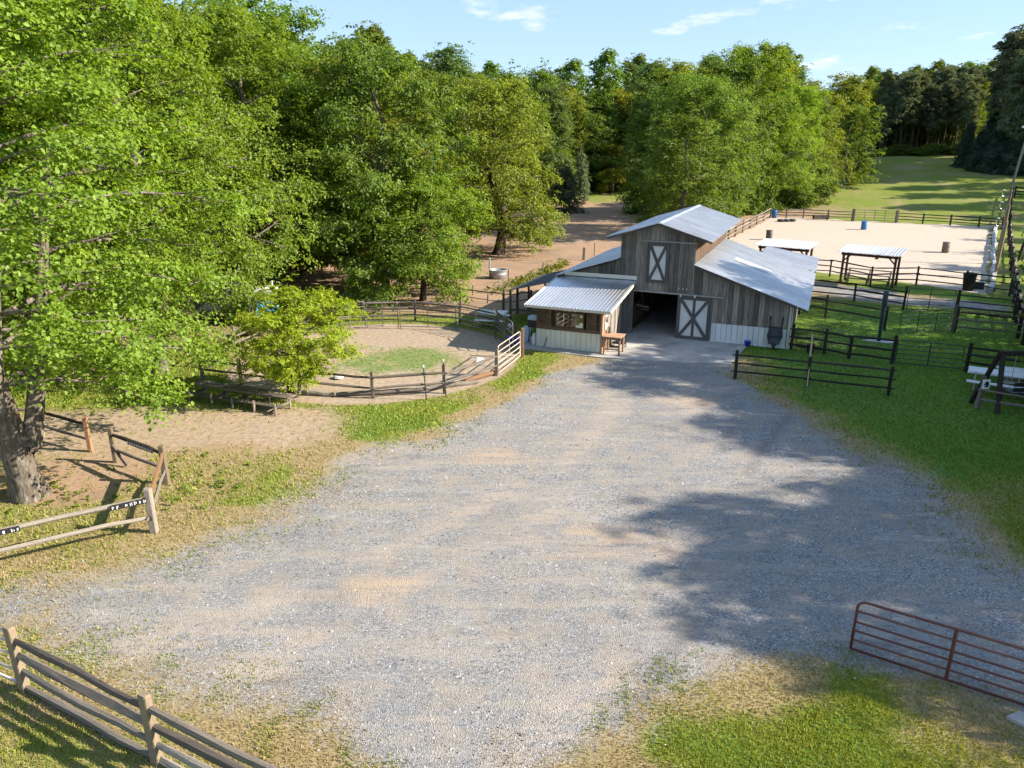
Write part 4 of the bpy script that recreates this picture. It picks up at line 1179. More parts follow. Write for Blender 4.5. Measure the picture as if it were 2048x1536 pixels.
for a, c in ((WL, (WL + WR) / 2), ((WL + WR) / 2, WR)): sb('pane', lambda mb: mb.box(((a + c) / 2, KF + .015, (WB + WT) / 2), (c - a - .04, .006, WT - WB - .04)), 'glass', win)
sb('notice', lambda mb: mb.box((WR - .14, KF + .004, WT - .14), (.11, .004, .11)), 'paper', win)
sb('notice', lambda mb: mb.box((WR - .13, KF + .004, WB + .17), (.17, .004, .22)), 'paper', win)
sb('notice', lambda mb: mb.box((WR - .30, KF + .0045, WB + .11), (.18, .004, .12)), 'paper', win)
sb('interior_back', lambda mb: mb.box(((KL + KR) / 2, -1.6, 1.05), (KR - KL - .15, .04, 1.9)), 'table_wood')
for k in range(7): ss('reflection_slat', (WL - .1 + .02 * k, KF + .5, 1.0 + .09 * k), (WL + .62, KF + .55, 1.28 + .075 * k), .02, .05, 'pale_wood')  # slats behind the left pane, standing in for its reflection
sb('interior_shelf', lambda mb: mb.box((-8.75, KF + .35, 1.13), (.42, .2, .24)), 'yellow_board')
# small row of white marks over the window
for k in range(7):
    if k == 4: continue
    sb('lettering', lambda mb: mb.box((-9.33 + .085 * k, KF - .03, 1.84), (.045 if k % 3 else .06, .008, .075)), 'paper')
    if k % 2: sb('lettering', lambda mb: mb.box((-9.33 + .085 * k, KF - .036, 1.84), (.018, .008, .03)), 'dark_wood')
# right side wall: upright blue-grey boards, then posts
x = KF
while x < -.15:
    w2 = min(r.uniform(.2, .3), -.02 - x)
    a, c = x, x + w2
    zt = 2.0 + .13 * (c - KF)
    sb('side_plank', lambda mb: mb.prism([(KR, a + .004, .03), (KR, c - .004, .03), (KR, c - .004, zt), (KR, a + .004, zt - .02)], (.025 + r.uniform(0, .01), 0, 0)), 'barn_board' if c > KF + .8 else 'table_wood')
    x = c
sb('left_wall', lambda mb: mb.prism([(KL, KF + .03, .02), (KL, -.02, .02), (KL, -.02, 2.5), (KL, KF + .03, 1.98)], (.03, 0, 0)), 'brown_board')
ss('corner_post', (KR - .02, KF - .03, 0), (KR - .02, KF - .03, 1.98), .09, .06, 'table_wood', (0, -1, 0))
ss('side_door_trim', (KR + .045, -2.9, .03), (KR + .045, -2.9, 2.05), .05, .03, 'pale_wood', (1, 0, 0))
# roof
Rl, Rr = -11.06, -7.12
rf = place('roof', None, shed, Matrix.Identity(4), True)
n = 4; w = (Rr - Rl) / n
dz, dvv = 2.04 - 2.63, -4.62 + .06
for i in range(n):
    sb('roof_sheet', lambda mb: sheet(mb, (Rl + i * w, -.06, 2.63 + .003 * (i % 2)), (1, 0, 0), (0, dvv, dz), w + (.015 if i < n - 1 else 0), math.hypot(dvv, dz), .165, .02), 'roof_metal_kiosk', rf)
ss('fascia', (Rl, -4.60, 1.985), (Rr, -4.60, 1.985), .03, .11, 'cream_trim')
ss('rake_trim', (Rr + .02, -4.63, 2.0), (Rr + .02, -.07, 2.60), .03, .14, 'cream_trim')
ss('rake_trim', (Rl - .02, -4.63, 2.0), (Rl - .02, -.07, 2.60), .03, .12, 'cream_trim')
ss('flashing', (Rl + .3, -.065, 2.76), (Rr, -.065, 2.76), .02, .19, 'roof_metal_kiosk')
sb('soffit', lambda mb: mb.prism([(Rl + .05, -4.56, 1.955), (Rr - .05, -4.56, 1.955), (Rr - .05, -.1, 2.53), (Rl + .05, -.1, 2.53)], (0, 0, .012)), 'interior_dark')
ss('downpipe', (-10.3, KF - .05, .05), (-10.12, KF - .05, .52), .025, .025, 'black_paint', (0, -1, 0))

# ------------------------------------------------------------------ fences and gates
def fence(name, label, posts, rails, mat='rail_wood', pmat='rail_wood', pr=.11, rr=.10, kind='rail', pkind='post', hs=1.2, group=None, sag=.03, closed=False, skip=(), over=.12, hills=False):
    """posts: ground points (x, y) or (x, y, height); rails: heights above ground"""
    P = [(p[0], p[1], (p[2] if len(p) > 2 and p[2] else hs)) for p in posts]
    zz = [float(hz(p[0], p[1])) if hills else 0.0 for p in P]
    o = thing(name, label, 'fence', (P[0][0], P[0][1], zz[0]), 0, group)
    for (x, y, h), z in zip(P, zz):
        if h > 0:
            w = pr * random.uniform(.9, 1.1)
            stick('post', pkind, (x, y, z - .05), (x + random.uniform(-.02, .02), y + random.uniform(-.02, .02), z + h * random.uniform(.97, 1.03)), w, w, pmat, o)
    for i in range(len(P) - 1):
        if i in skip: continue
        a, c = Vector((P[i][0], P[i][1], zz[i])), Vector((P[i + 1][0], P[i + 1][1], zz[i + 1]))
        d = (c - a).normalized()
        for k, h in enumerate(rails):
            side = Vector((d.y, -d.x, 0)) * (pr * .32)
            q0 = a - d * over + Vector((0, 0, h + random.uniform(-sag, sag))) + side; q1 = c + d * over + Vector((0, 0, h + random.uniform(-sag, sag))) + side
            if kind == 'rail': stick('rail', 'rail', q0, q1, rr * random.uniform(.85, 1.15), rr * random.uniform(.8, 1.1), mat, o)
            elif kind == 'board': stick('rail', 'board', q0, q1, .035, rr * 1.4, mat, o)
            else: stick('rail', 'pipe', q0, q1, rr * .5, rr * .5, mat, o)
    return o

def pipe_gate(name, label, a, c, h, bars, stays, mat, r=.024, z0=.1, group=None, cat='gate', legs=False):
    """tube gate from a to c: rounded outer frame, bars at fractions of the height, upright stays"""
    a, c = Vector((a[0], a[1], 0)), Vector((c[0], c[1], 0)); d = (c - a).normalized(); L = (c - a).length
    o = thing(name, label, cat, a, 0, group)
    up = Vector((0, 0, 1)); rad = min(.14, h * .15)
    A = a + up * z0
    pts = []
    for (cx_, cz_, a0) in ((rad, h - rad, 180), (L - rad, h - rad, 90)):
        for k in range(5):
            t = math.radians(a0 - 90 * k / 4); pts.append(A + d * (cx_ + rad * math.cos(t)) + up * (cz_ + rad * math.sin(t)))
    mb = MB(); mb.tube([A] + pts + [A + d * L] + [A], r, 8); mb.build('frame', mat, o, smooth_shade=True)
    for f in bars: stick('bar', 'pipe', A + up * (h * f), A + d * L + up * (h * f), r * 1.7, r * 1.7, mat, o)
    for s in stays: stick('stay', 'board', A + d * (L * s), A + d * (L * s) + up * h, r * 1.6, r * 2.2, mat, o)
    if legs:
        for s in (0.0, 1.0): stick('leg', 'pipe', A + d * (L * s) - up * z0, A + d * (L * s) + up * .1, r * 2, r * 2, mat, o)
    return o
g2 = lambda px, py: tuple(at(px, py)[:2])

# foreground left fence: two posts in view and the next just below the frame
pA, pB = at(50, 1378), at(316, 1524); dAB = (pB - pA)
f = thing('split_rail_fence', 'four-rail split rail fence in the lower left corner', 'fence', pA)
fx = dAB.normalized(); fn = Vector((fx.y, -fx.x, 0))
for q in (pA, pB, pB + dAB * 1.02):
    stick('post', 'post', q + Vector((0, 0, -.1)), q + Vector((-.03, .01, 1.27)), .19, .13, 'post_wood', f, face=fn)
for i, (q0, q1) in enumerate(((pA, pB), (pB, pB + dAB * 1.02))):
    for k, h in enumerate((1.02, .70, .39, .06)):
        a = q0 + Vector((0, 0, h + random.uniform(-.02, .02))) - fx * .07; c = q1 + Vector((0, 0, h - .015 + random.uniform(-.02, .02))) + fx * .07
        stick('rail', 'rail', a, c, .12, .16, 'rail_wood' if k < 2 else 'pale_wood', f, var=i * 4 + k)
# pipe gate leaving the frame on the left
q = pA + Vector((-.12, .05, 0))
pipe_gate('pipe_gate', 'grey pipe gate cut by the left edge beside the split rail fence', q, q + Vector((-2.4, 1.1, 0)), 1.05, (0, .25, .55, .8), (.5,), 'galv_pipe', .022)

# red gate on the right
a, c = at(1700, 1302), at(2040, 1413); d = (c - a).normalized()
pipe_gate('red_pipe_gate', 'rusty red six-bar pipe gate in the lower right corner', a, a + d * 4.3, 1.03, (.2, .39, .57, .79), (.36, .72), 'red_pipe', .025, .06)
o = thing('gate_post', 'round wooden gate post holding the red gate beyond the frame', 'post', a + d * 4.42); stick('post', 'rail', a + d * 4.42, a + d * 4.42 + Vector((0, 0, 1.6)), .2, .2, 'pale_wood', o)

# enclosure on the left with name boards
Ea, Eb, Ec, Ed, Ee = (at(*p) for p in ((84, 872), (182, 902), (232, 924), (333, 985), (309, 1064)))
Ed = at(334, 966)
f = thing('paddock_fence', 'low two-rail wooden fence with name boards around the left enclosure', 'fence', Ed)
for q, h, m_, w in ((Ec, 1.08, 'post_wood', .12), (Ed, 1.12, 'post_wood', .15), (Ee, 1.16, 'pale_wood', .16)):
    stick('post', 'post', q - Vector((0, 0, .05)), q + Vector((0, 0, h)), w, w, m_, f)
def ln(a, c, ha, hc, w, h, m_, kind='rail', nm_='rail'):
    return stick(nm_, kind, a + Vector((0, 0, ha)), c + Vector((0, 0, hc)), w, h, m_, f)
ln(Ec, Ed, .88, .90, .10, .11, 'dark_wood'); ln(Ec, Ed, .42, .42, .10, .11, 'rail_wood')
ln(Ed, Ee, .86, .86, .05, .17, 'orange_wood', 'board'); ln(Ed, Ee + Vector((0, -.25, 0)), .40, .42, .10, .12, 'pale_wood')
El = Ee + (at(0, 1135) - Ee) * 1.25
ln(Ee, El, .90, .86, .11, .12, 'pale_wood'); ln(Ee, El, .42, .42, .11, .12, 'pale_wood')
stick('post', 'post', El - Vector((0, 0, .05)), El + Vector((0, 0, 1.15)), .15, .15, 'pale_wood', f)
stick('brace', 'board', Ec + Vector((.02, -.08, .55)), Ec + Vector((.5, -.35, .05)), .05, .1, 'rail_wood', f)
stick('lead_rope', 'pipe', Ee + Vector((-.02, .1, 1.3)), Ee + Vector((.03, -.1, .35)), .02, .02, 'black_paint', f)
# name boards: dark board with white strokes, too small to read in the photograph
def name_board(a, c, ha, hc, t0, t1, seed, white=True, off=.085):
    d = (c - a); L = d.length; u = d / L; nrm = Vector((u.y, -u.x, 0))
    if nrm.y > 0: nrm = -nrm
    hh = lambda t: ha + (hc - ha) * t
    o = thing('name_board', '', 'sign', a + d * t0); p0 = a + d * t0 + Vector((0, 0, hh(t0))) + nrm * off; p1 = a + d * t1 + Vector((0, 0, hh(t1))) + nrm * off
    stick('board', 'board', p0, p1, .13, .025, 'black_paint', o, face=nrm)
    r = random.Random(seed); n = int((p1 - p0).length / .085)
    for i in range(n):
        if r.random() < .12: continue
        q = p0 + (p1 - p0) * ((i + .5) / n) + nrm * .018
        w = r.uniform(.022, .05)
        mb = MB()
        ang = math.atan2(u.y, u.x)
        for (dx, dz, sx, sz) in [(r.uniform(-.025, .0), r.uniform(-.01, .01), r.uniform(.014, .022), r.uniform(.06, .09)), (r.uniform(.008, .03), r.uniform(-.015, .015), r.uniform(.012, .02), r.uniform(.03, .085))]:
            mb.box(q + u * dx + Vector((0, 0, dz)), (sx, .006, sz), rz=ang)
        mb.build('lettering', 'white_paint', o)
    return o
tag(name_board(El, Ee, .86, .90, .79, .985, 1), 'small board with white lettering on the top rail by the corner post')
tag(name_board(El, Ee, .86, .90, .02, .335, 2), 'small board with white lettering on the top rail at the left edge')
tag(name_board(Ec, Ed, .88, .90, .38, .86, 3, off=.07), 'thin dark board with small white lettering on the sloping rail by the forked tree')
f = thing('paddock_fence', 'short two-rail wooden fence with fresh posts behind the forked sweetgum', 'fence', Eb)
for q, h in ((Ea, 1.05), (Eb, 1.1)): stick('post', 'post', q - Vector((0, 0, .05)), q + Vector((0, 0, h)), .13, .13, 'orange_wood' if q is Eb else 'post_wood', f)
ln(Ea, Eb, .85, .86, .09, .10, 'dark_wood'); ln(Ea, Eb, .40, .36, .09, .10, 'rail_wood')
ln(Ea, Ea + Vector((-2.5, .5, 0)), .85, .86, .09, .10, 'rail_wood'); ln(Ea, Ea + Vector((-2.5, .5, 0)), .4, .4, .09, .10, 'rail_wood')

# round pen, near side
near = [(406, 757, 1.35), (483, 768, 1.0), (600, 781, 1.0), (746, 796, 1.05), (889, 786, 1.1), (992, 751, 1.08)]
pts = [(*g2(a, c), h) for a, c, h in near]
fence('pen_fence', 'curved two-rail wooden fence on the near side of the round pen', pts, (.78, .40), 'rail_wood', 'rail_wood', .12, .10)
# logs lying along the foot of the pen fence
for i, (a, c, m_, rr_) in enumerate([((600, 784), (668, 788), 'pale_wood', .22), ((672, 788), (852, 780), 'rail_wood', .2), ((852, 776), (960, 762), 'pale_wood', .2), ((930, 762), (1000, 742), 'orange_wood', .2)]):
    A, Cc = at(*a, rr_ * .42), at(*c, rr_ * .42)
    lab = ['pale sawn log on the ground beside the lime green tree', 'long dark log at the foot of the near pen fence', 'pale log right of the thin stakes at the pen fence', 'reddish log beside the pen gate post'][i]
    o = thing('ground_log', lab, 'log', at(*a)); stick('log', 'rail', A, Cc, rr_, rr_, m_, o)
# bleacher along the pen
s0, s1 = at(398, 762, .5), at(588, 792, .5); d = (s1 - s0).normalized(); nrm = Vector((d.y, -d.x, 0)); nrm = nrm if nrm.y < 0 else -nrm
o = thing('bleacher', 'long low two-step plank bleacher outside the round pen', 'bench', (s0.x, s0.y, 0))
for k in range(2): stick('seat_plank', 'board', s0 + nrm * (.24 * k), s1 + nrm * (.24 * k), .22, .06, 'rail_wood', o)
f0, f1 = s0 + nrm * .62 - Vector((0, 0, .25)), s1 + nrm * .55 - Vector((0, 0, .25))
stick('foot_plank', 'board', f0, f1, .22, .04, 'rail_wood', o)
L = (s1 - s0).length
for t in (.06, .30, .52, .74, .95):
    q = s0 + d * (L * t)
    stick('leg', 'post', (q.x, q.y, 0), q, .07, .07, 'pale_wood', o)
    w = q + nrm * .78; stick('leg', 'post', (w.x, w.y, 0), (w.x, w.y, .42), .06, .06, 'pale_wood', o)
    stick('cross_bar', 'board', q + nrm * -.05 - Vector((0, 0, .24)), w - Vector((0, 0, .27)), .04, .08, 'rail_wood', o)
# thin stakes and the white card
for (a, top, lab) in (((853, 800), 1.22, 'thin dark steel stake with pale tip in front of the pen fence'), ((892, 792), 1.32, 'thin dark steel stake beside the right pen rail')):
    q = at(*a); o = thing('steel_stake', lab, 'stake', q); stick('stake', 'pipe', q, q + Vector((-.06, 0, top)), .045, .045, 'dark_pipe', o)
    stick('tip', 'pipe', q + Vector((-.06, 0, top)), q + Vector((-.065, 0, top + .1)), .05, .05, 'white_paint', o)
q = at(961, 722, .62); o = thing('white_sign', 'white tilted card hung on the pen rail left of the pen gate', 'sign', (q.x, q.y, .5)); mb = MB(); mb.box(q, (.34, .02, .28), rz=.35, ry=.25); mb.build('card', 'white_paint', o)
q = at(678, 757); o = thing('feed_bag', 'crumpled white bag lying in the round pen behind the rail', 'bag', q); mb = MB(); mb.lathe([(.10, 0), (.2, .05), (.17, .13), (.05, .19)], 9, q); mb.v = [(a + random.uniform(-.03, .03), b_ + random.uniform(-.03, .03), c_ * random.uniform(.8, 1.1)) for a, b_, c_ in mb.v]; mb.build('bag', 'white_paint', o)
# pen gate on the right
a, c = g2(996, 751), g2(1040, 717)
pipe_gate('pen_gate', 'pale five-bar pipe gate at the right end of the round pen', a, c, 1.12, (.18, .38, .58, .78), (.5,), 'pale_pipe', .024, .1)
q = at(1045, 714); o = thing('gate_post', 'rusty brown post at the far end of the pen gate', 'post', q); stick('post', 'post', q, q + Vector((0, 0, 1.3)), .13, .13, 'orange_wood', o)
# far side of the pen: wooden rails, then pipe panels in front
far = [(1030, 690), (993, 664), (920, 648), (831, 640), (728, 642), (640, 650), (540, 668), (470, 700), (420, 735)]
pts = [(*g2(a, c), 1.12) for a, c in far]
fence('pen_fence', 'curved three-rail wooden fence on the far side of the round pen', pts, (.92, .60, .28), 'rail_wood', 'rail_wood', .12, .10)
pan = [(1026, 705), (992, 678), (914, 660), (799, 657), (733, 656), (668, 664)]
labs = ['dark pipe panel in the barn shadow at the right of the pen', 'dark pipe panel next to the shadow edge in the pen', 'wide dark pipe panel in the middle of the far pen side', 'dark pipe panel left of the middle pen panel', 'dark pipe panel partly hidden by the lime green tree']
for i, (a, c) in enumerate(zip(pan[:-1], pan[1:])):
    A, Cc = Vector((*g2(*a), 0)), Vector((*g2(*c), 0)); dd = (Cc - A).normalized() * .05
    pipe_gate('pen_corral', labs[i], (A + dd)[:2], (Cc - dd)[:2], 1.25, (0, .2, .4, .6, .8), (.5,), 'grey_pipe', .022, .12, 'pipe panels of the round pen', 'fence', True)
# outer fence between the pen and the kiosk
fence('field_fence', 'two-rail fence with tall posts left of the dark canopy', [(*g2(920, 615), 0), (*g2(1007, 629), 1.4), (*g2(1035, 627), 1.45), (*g2(1062, 622), 1.2)], (1.1, .7), 'rail_wood', 'rail_wood', .13, .06)
# left field bits
a, c = at(886, 597), at(906, 597)
o = thing('hitching_frame', 'small braced timber frame standing alone on the clay field', 'frame', a)
for q in (a, c): stick('post', 'post', q, q + Vector((0, 0, .45 if q is a else .52)), .11, .11, 'dark_wood', o)
stick('beam', 'board', a + Vector((0, 0, .42)), c + Vector((0, 0, .44)), .09, .1, 'dark_wood', o); stick('brace', 'board', c + Vector((0, -.02, .4)), c + Vector((-.35, -.02, .02)), .07, .08, 'dark_wood', o)
q = at(996, 556); o = thing('water_trough', 'round galvanised water trough with a white stand pipe on the clay field', 'trough', q)
mb = MB(); mb.lathe([(.56, 0), (.60, .02), (.60, .27), (.62, .3), (.60, .33), (.60, .55), (.64, .58), (.62, .60), (.57, .58), (.57, .35), (.02, .34)], 20, q); mb.build('tank', 'trough_steel', o, smooth_shade=True)
stick('stand_pipe', 'post', q + Vector((-.55, .15, 0)), q + Vector((-.58, .15, 1.35)), .13, .13, 'white_post', o)
for i, (px, py, h) in enumerate([(1016, 566, .9), (1085, 560, 1.2), (945, 590, .6), (1167, 520, 1.0), (1188, 512, 1.1), (975, 606, .5)]):
    q = at(px, py); o = thing('wire_fence_post', ['thin post beside the water trough', 'thin leaning post at the weedy bank left of the kiosk roof', 'short thin post on the clay field', 'dark thick post left of the raised barn wall', 'thin pale post left of the raised barn wall', 'short stub post near the tall pen posts'][i], 'post', q)
    stick('post', 'post', q, q + Vector((.03, 0, h)), .07 if i != 3 else .2, .07 if i != 3 else .2, 'rail_wood', o)
# weedy bank behind the canopy
def weeds(name, label, pts_, n, r_, size, mat, seed, w=.8, h=.3):
    rr = np.random.default_rng(seed); cs = []
    for _ in range(n):
        t = rr.random() * (len(pts_) - 1); i = int(t); f_ = t - i
        p = np.array(pts_[i]) * (1 - f_) + np.array(pts_[i + 1]) * f_
        cs.append([p[0] + rr.normal(0, w), p[1] + rr.normal(0, w), rr.uniform(.02, h)])
    V, F, rnd = leaf_faces(np.array(cs), rr.uniform(.5, 1.2, n) * r_, .7, 26, size, rr)
    V[:, 2] = np.maximum(V[:, 2], 0.0)
    tag(place(name, np_mesh(name, V, F, M[mat], False, {'rnd': ('FACE', rnd)})), label, 'weeds', kind='stuff')
weeds('weeds', 'green weeds along the bank left of the kiosk roof', [g2(985, 588), g2(1030, 572), g2(1060, 560), g2(1100, 545), g2(1130, 530)], 150, .32, .12, 'leaf_olive', 31, .35, .35)
weeds('leaf_weeds', 'low leafy weeds in the grass around the left enclosure', [g2(60, 1010), g2(120, 985), g2(350, 960), g2(420, 1010), g2(380, 930)], 60, .16, .07, 'leaf_bright', 32, .7, .08)

# ------------------------------------------------------------------ things around the kiosk and barn
def barrel(px, py, mat, label, h=.88, r_=.29, ribs=True, name='barrel', group=None):
    q = at(px, py); o = thing(name, label, 'barrel', q, 0, group)
    prof = [(r_ * .93, 0), (r_, .03)]
    for z in (.3, .6): prof += [(r_ * 1.0, h * z - .03), (r_ * 1.05, h * z), (r_ * 1.0, h * z + .03)]
    prof += [(r_, h - .03), (r_ * .95, h), (r_ * .9, h - .02), (.01, h - .03)]
    mb = MB(); mb.lathe(prof, 18, q); mb.build('drum', mat, o, smooth_shade=True)
    mb = MB(); mb.lathe([(r_ * 1.0, h - .035), (r_ * 1.04, h - .02), (r_ * 1.04, h + .005), (r_ * .96, h + .01)], 18, q); mb.build('rim', mat, o, smooth_shade=True)
    return o
barrel(1548.5, 435, 'blue_plastic', 'bright blue barrel in the far left arena corner')
barrel(1727, 459, 'blue_plastic', 'blue barrel alone in the middle of the arena')
barrel(1537.5, 479, 'barrel_dark', 'dark barrel behind the sunlit shelter roof')
barrel(1890, 505, 'barrel_brown', 'brown barrel on the right side of the arena')
q = at(1935, 580); o = thing('rubbish_bin', 'tall black bin at the near right arena fence', 'bin', q)
mb = MB(); mb.lathe([(.30, 0), (.38, .95), (.41, 1.0), (.41, 1.04), (.36, 1.06), (.3, 1.02)], 14, q); mb.build('bin_body', 'rubber', o, smooth_shade=True); mb = MB(); mb.lathe([(.40, 1.045), (.41, 1.07), (.2, 1.12), (.02, 1.13)], 14, q); mb.build('lid', 'black_paint', o, smooth_shade=True)
q = at(1953, 577); o = thing('storage_box', 'low dark green box beside the black bin', 'box', q)
mb = MB(); mb.box(q + Vector((0, 0, .19)), (.7, .45, .38), rz=-.3); mb.build('box', 'tree_metal_green', o); mb = MB(); mb.box(q + Vector((0, 0, .40)), (.74, .49, .04), rz=-.3); mb.build('lid', 'tree_metal_green', o)
q = at(1984, 583); o = thing('rubber_tub', 'tiny dark tub at the corner of the arena edging', 'tub', q); mb = MB(); mb.lathe([(.12, 0), (.16, .18), (.14, .18), (.1, .03)], 12, q); mb.build('tub', 'rubber', o)
# log obstacle, timber trough in the arena
q = at(1574, 443); o = thing('tyre_pile', 'dark tyres lying in a row near the far left arena corner', 'tyre', q)
for k in range(3):
    mb = MB(); c0 = q + Vector((-.75 + .72 * k, .12 * k, 0)); mb.lathe([(.2, .02), (.3, 0), (.4, .06), (.42, .13), (.4, .2), (.3, .26), (.2, .24)], 16, c0); mb.build('tyre', 'rubber', o, smooth_shade=True)
q = at(1641, 439); o = thing('timber_trough', 'dark timber trough against the far arena fence', 'trough', q)
for s in (-1, 1): stick('side_board', 'board', q + Vector((-.9, .22 * s, .3)), q + Vector((.9, .22 * s - .1, .3)), .04, .42, 'rail_wood', o)
stick('bottom_board', 'board', q + Vector((-.85, 0, .12)), q + Vector((.85, -.1, .12)), .4, .04, 'rail_wood', o)
for s in (-.9, .9): stick('end_board', 'board', q + Vector((s, -.28, .3)), q + Vector((s, .2, .3)), .05, .46, 'dark_wood', o)
# blue tubs
def tub(q, r_, h, label, mat='bright_blue'):
    o = thing('bucket', label, 'bucket', q)
    mb = MB(); mb.lathe([(r_ * .72, 0), (r_, h), (r_ * 1.06, h), (r_ * 1.06, h + .02), (r_ * .94, h + .02), (r_ * .68, .03)], 18, q); mb.build('bucket_body', mat, o, smooth_shade=True)
    mb = MB(); mb.tube([q + Vector((r_ * math.cos(t), 0, h + .02 - .0 * t + .12 * math.sin(t) * -1 + .1)) for t in np.linspace(0, math.pi, 8)], .008, 5); mb.build('handle', 'galv_pipe', o)
q = at(1494, 693); tub(Vector((q.x, q.y, .036)), .15, .2, 'small blue bucket on the concrete by the white barn skirt')
tub(at(1026, 692), .30, .40, 'large blue tub behind the pen gate')
# wheelbarrow tipped up against the skirt
wb = thing('wheelbarrow', 'dark wheelbarrow stood upright against the white barn skirt', 'wheelbarrow', bw(-.62, -.30, 0), BARN_RZ)
def wl_(name, mat, fn, sm_=False): mb = MB(); fn(mb); return mb.build(name, mat, wb, True, sm_)
wl_('tray', 'tarp', lambda mb: mb.prism([(-.20, -.12, .30), (.20, -.12, .30), (.29, .02, .60), (.27, .10, .98), (-.27, .10, .98), (-.29, .02, .60)], (0, .10, .02)))
wl_('tray_lip', 'black_paint', lambda mb: mb.tube([(-.21, -.13, .28), (.21, -.13, .28), (.31, .0, .60), (.28, .09, 1.0), (-.28, .09, 1.0), (-.31, .0, .60), (-.21, -.13, .28)], .028, 6))
wl_('tray_rib', 'black_paint', lambda mb: mb.tube([(-.3, -.02, .62), (0, -.06, .60), (.3, -.02, .62)], .02, 6))
for s in (-1, 1):
    wl_('handle', 'black_paint', lambda mb: mb.tube([(s * .06, -.10, .16), (s * .24, .16, .7), (s * .26, .2, 1.1), (s * .27, .22, 1.30)], .026, 7))
    wl_('grip', 'rubber', lambda mb: mb.tube([(s * .27, .22, 1.30), (s * .27, .225, 1.46)], .036, 8))
    wl_('leg', 'black_paint', lambda mb: mb.tube([(s * .24, .10, .88), (s * .18, -.26, .84), (s * .16, -.28, .62), (s * .2, .0, .5)], .02, 6))
wheel = place('wheel', None, wb, Matrix.Identity(4), True)
mb = MB()
ring = [(.13, -.035), (.17, -.045), (.19, 0), (.17, .045), (.13, .035)]
n = 18
for (rad, xx) in ring:
    for j in range(n): t = 2 * math.pi * j / n; mb.v.append((xx, -.12 + rad * math.cos(t), .19 + rad * math.sin(t)))
for k in range(len(ring)):
    for j in range(n): kk = (k + 1) % len(ring); mb.f.append((k * n + j, k * n + (j + 1) % n, kk * n + (j + 1) % n, kk * n + j))
mb.build('tyre', 'rubber', wheel, True, True)
mb = MB(); mb.tube([(-.03, -.12, .19), (.03, -.12, .19)], .13, 14); mb.build('rim', 'galv_pipe', wheel, True)
# work table beside the kiosk
tb_ = thing('work_table', 'rough wooden work table against the side of the office shed', 'table', bw(-7.1, -3.75, .035), BARN_RZ)
for k in range(4): stick('top_plank', 'board', (-.42, -.42 + .21 * k, .80), (.42, -.42 + .21 * k, .80), .20, .035, 'table_wood', tb_, local=True)
for (a, c) in ((.33, -.42), (.33, .24), (-.36, -.42), (-.36, .24)): stick('leg', 'post', (a, c, 0), (a, c, .79), .075, .075, 'table_wood', tb_, local=True)
stick('stretcher', 'board', (-.36, -.42, .25), (.33, -.42, .25), .04, .07, 'table_wood', tb_, local=True)
stick('apron_board', 'board', (-.4, -.46, .74), (.4, -.46, .74), .03, .09, 'table_wood', tb_, local=True)
o = thing('wall_poster', 'black and white painted panel on the shed corner above the work table', 'sign', bw(-7.52, -3.72, 1.25), BARN_RZ)
mb = MB(); mb.box((0, 0, .1), (.02, .30, .62)); mb.build('panel', 'paper', o, True)
mb = MB(); mb.tube([(.015, -.10, .36), (.015, -.06, .16), (.015, .04, .10), (.015, .10, .24), (.015, .11, .36)], .035, 6); mb.build('dark_mark', 'black_paint', o, True)
o = thing('log_chunk', 'pale upright log standing on the work table', 'log', bw(-7.38, -3.55, .853), BARN_RZ); mb = MB(); mb.lathe([(.08, 0), (.085, .12), (.075, .30), (.06, .31)], 9); mb.build('log', 'pale_wood', o, True)
o = thing('trolley', 'dark wheeled trolley behind the work table', 'trolley', bw(-7.15, -2.75, .035), BARN_RZ)
for z in (.18, .42): stick('shelf', 'board', (-.3, 0, z), (.3, 0, z), .4, .03, 'black_paint', o, local=True)
for a in (-.28, .28):
    for c in (-.17, .17):
        stick('leg', 'pipe', (a, c, .07), (a, c, .5), .03, .03, 'black_paint', o, local=True); mb = MB(); mb.tube([(a - .015, c, .045), (a + .015, c, .045)], .045, 10); mb.build('caster', 'rubber', o, True)
# left of the kiosk: grill, gas bottle, tilted board, white picnic table, canopy
gr = thing('gas_grill', 'black barbecue grill with pale blue lid left of the office shed', 'grill', bw(-11.05, -3.35, 0), BARN_RZ)
mb = MB(); mb.box((0, 0, .92), (.55, .45, .34)); mb.build('firebox', 'black_paint', gr, True)
mb = MB(); mb.prism([(-.28, -.24, 1.10), (.28, -.24, 1.10), (.28, -.2, 1.25), (-.28, -.2, 1.25)], (0, .42, 0)); mb.build('lid', 'galv_lid', gr, True)
for a in (-.24, .24):
    for c in (-.18, .18): stick('leg', 'pipe', (a, c, 0), (a * .9, c * .9, .76), .04, .04, 'black_paint', gr, local=True)
o = thing('gas_bottle', 'white gas bottle standing beside the grill', 'gas bottle', bw(-10.88, -3.85, 0)); q = bw(-10.88, -3.85, 0)
mb = MB(); mb.lathe([(.13, 0), (.15, .05), (.15, .36), (.11, .44), (.04, .47)], 14, q); mb.build('bottle', 'white_paint', o, smooth_shade=True)
mb = MB(); mb.lathe([(.09, .46), (.09, .56), (.08, .56), (.08, .47)], 12, q); mb.build('collar', 'white_paint', o)
o = thing('leaning_board', 'pale blue-grey board leaning against the grill', 'board', bw(-11.55, -3.25, 0), BARN_RZ); mb = MB(); mb.prism([(-.42, -.42, .02), (.2, -.36, .02), (.32, .06, .72), (-.12, .08, .66)], (.02, .04, .02)); mb.build('board', 'galv_lid', o, True)
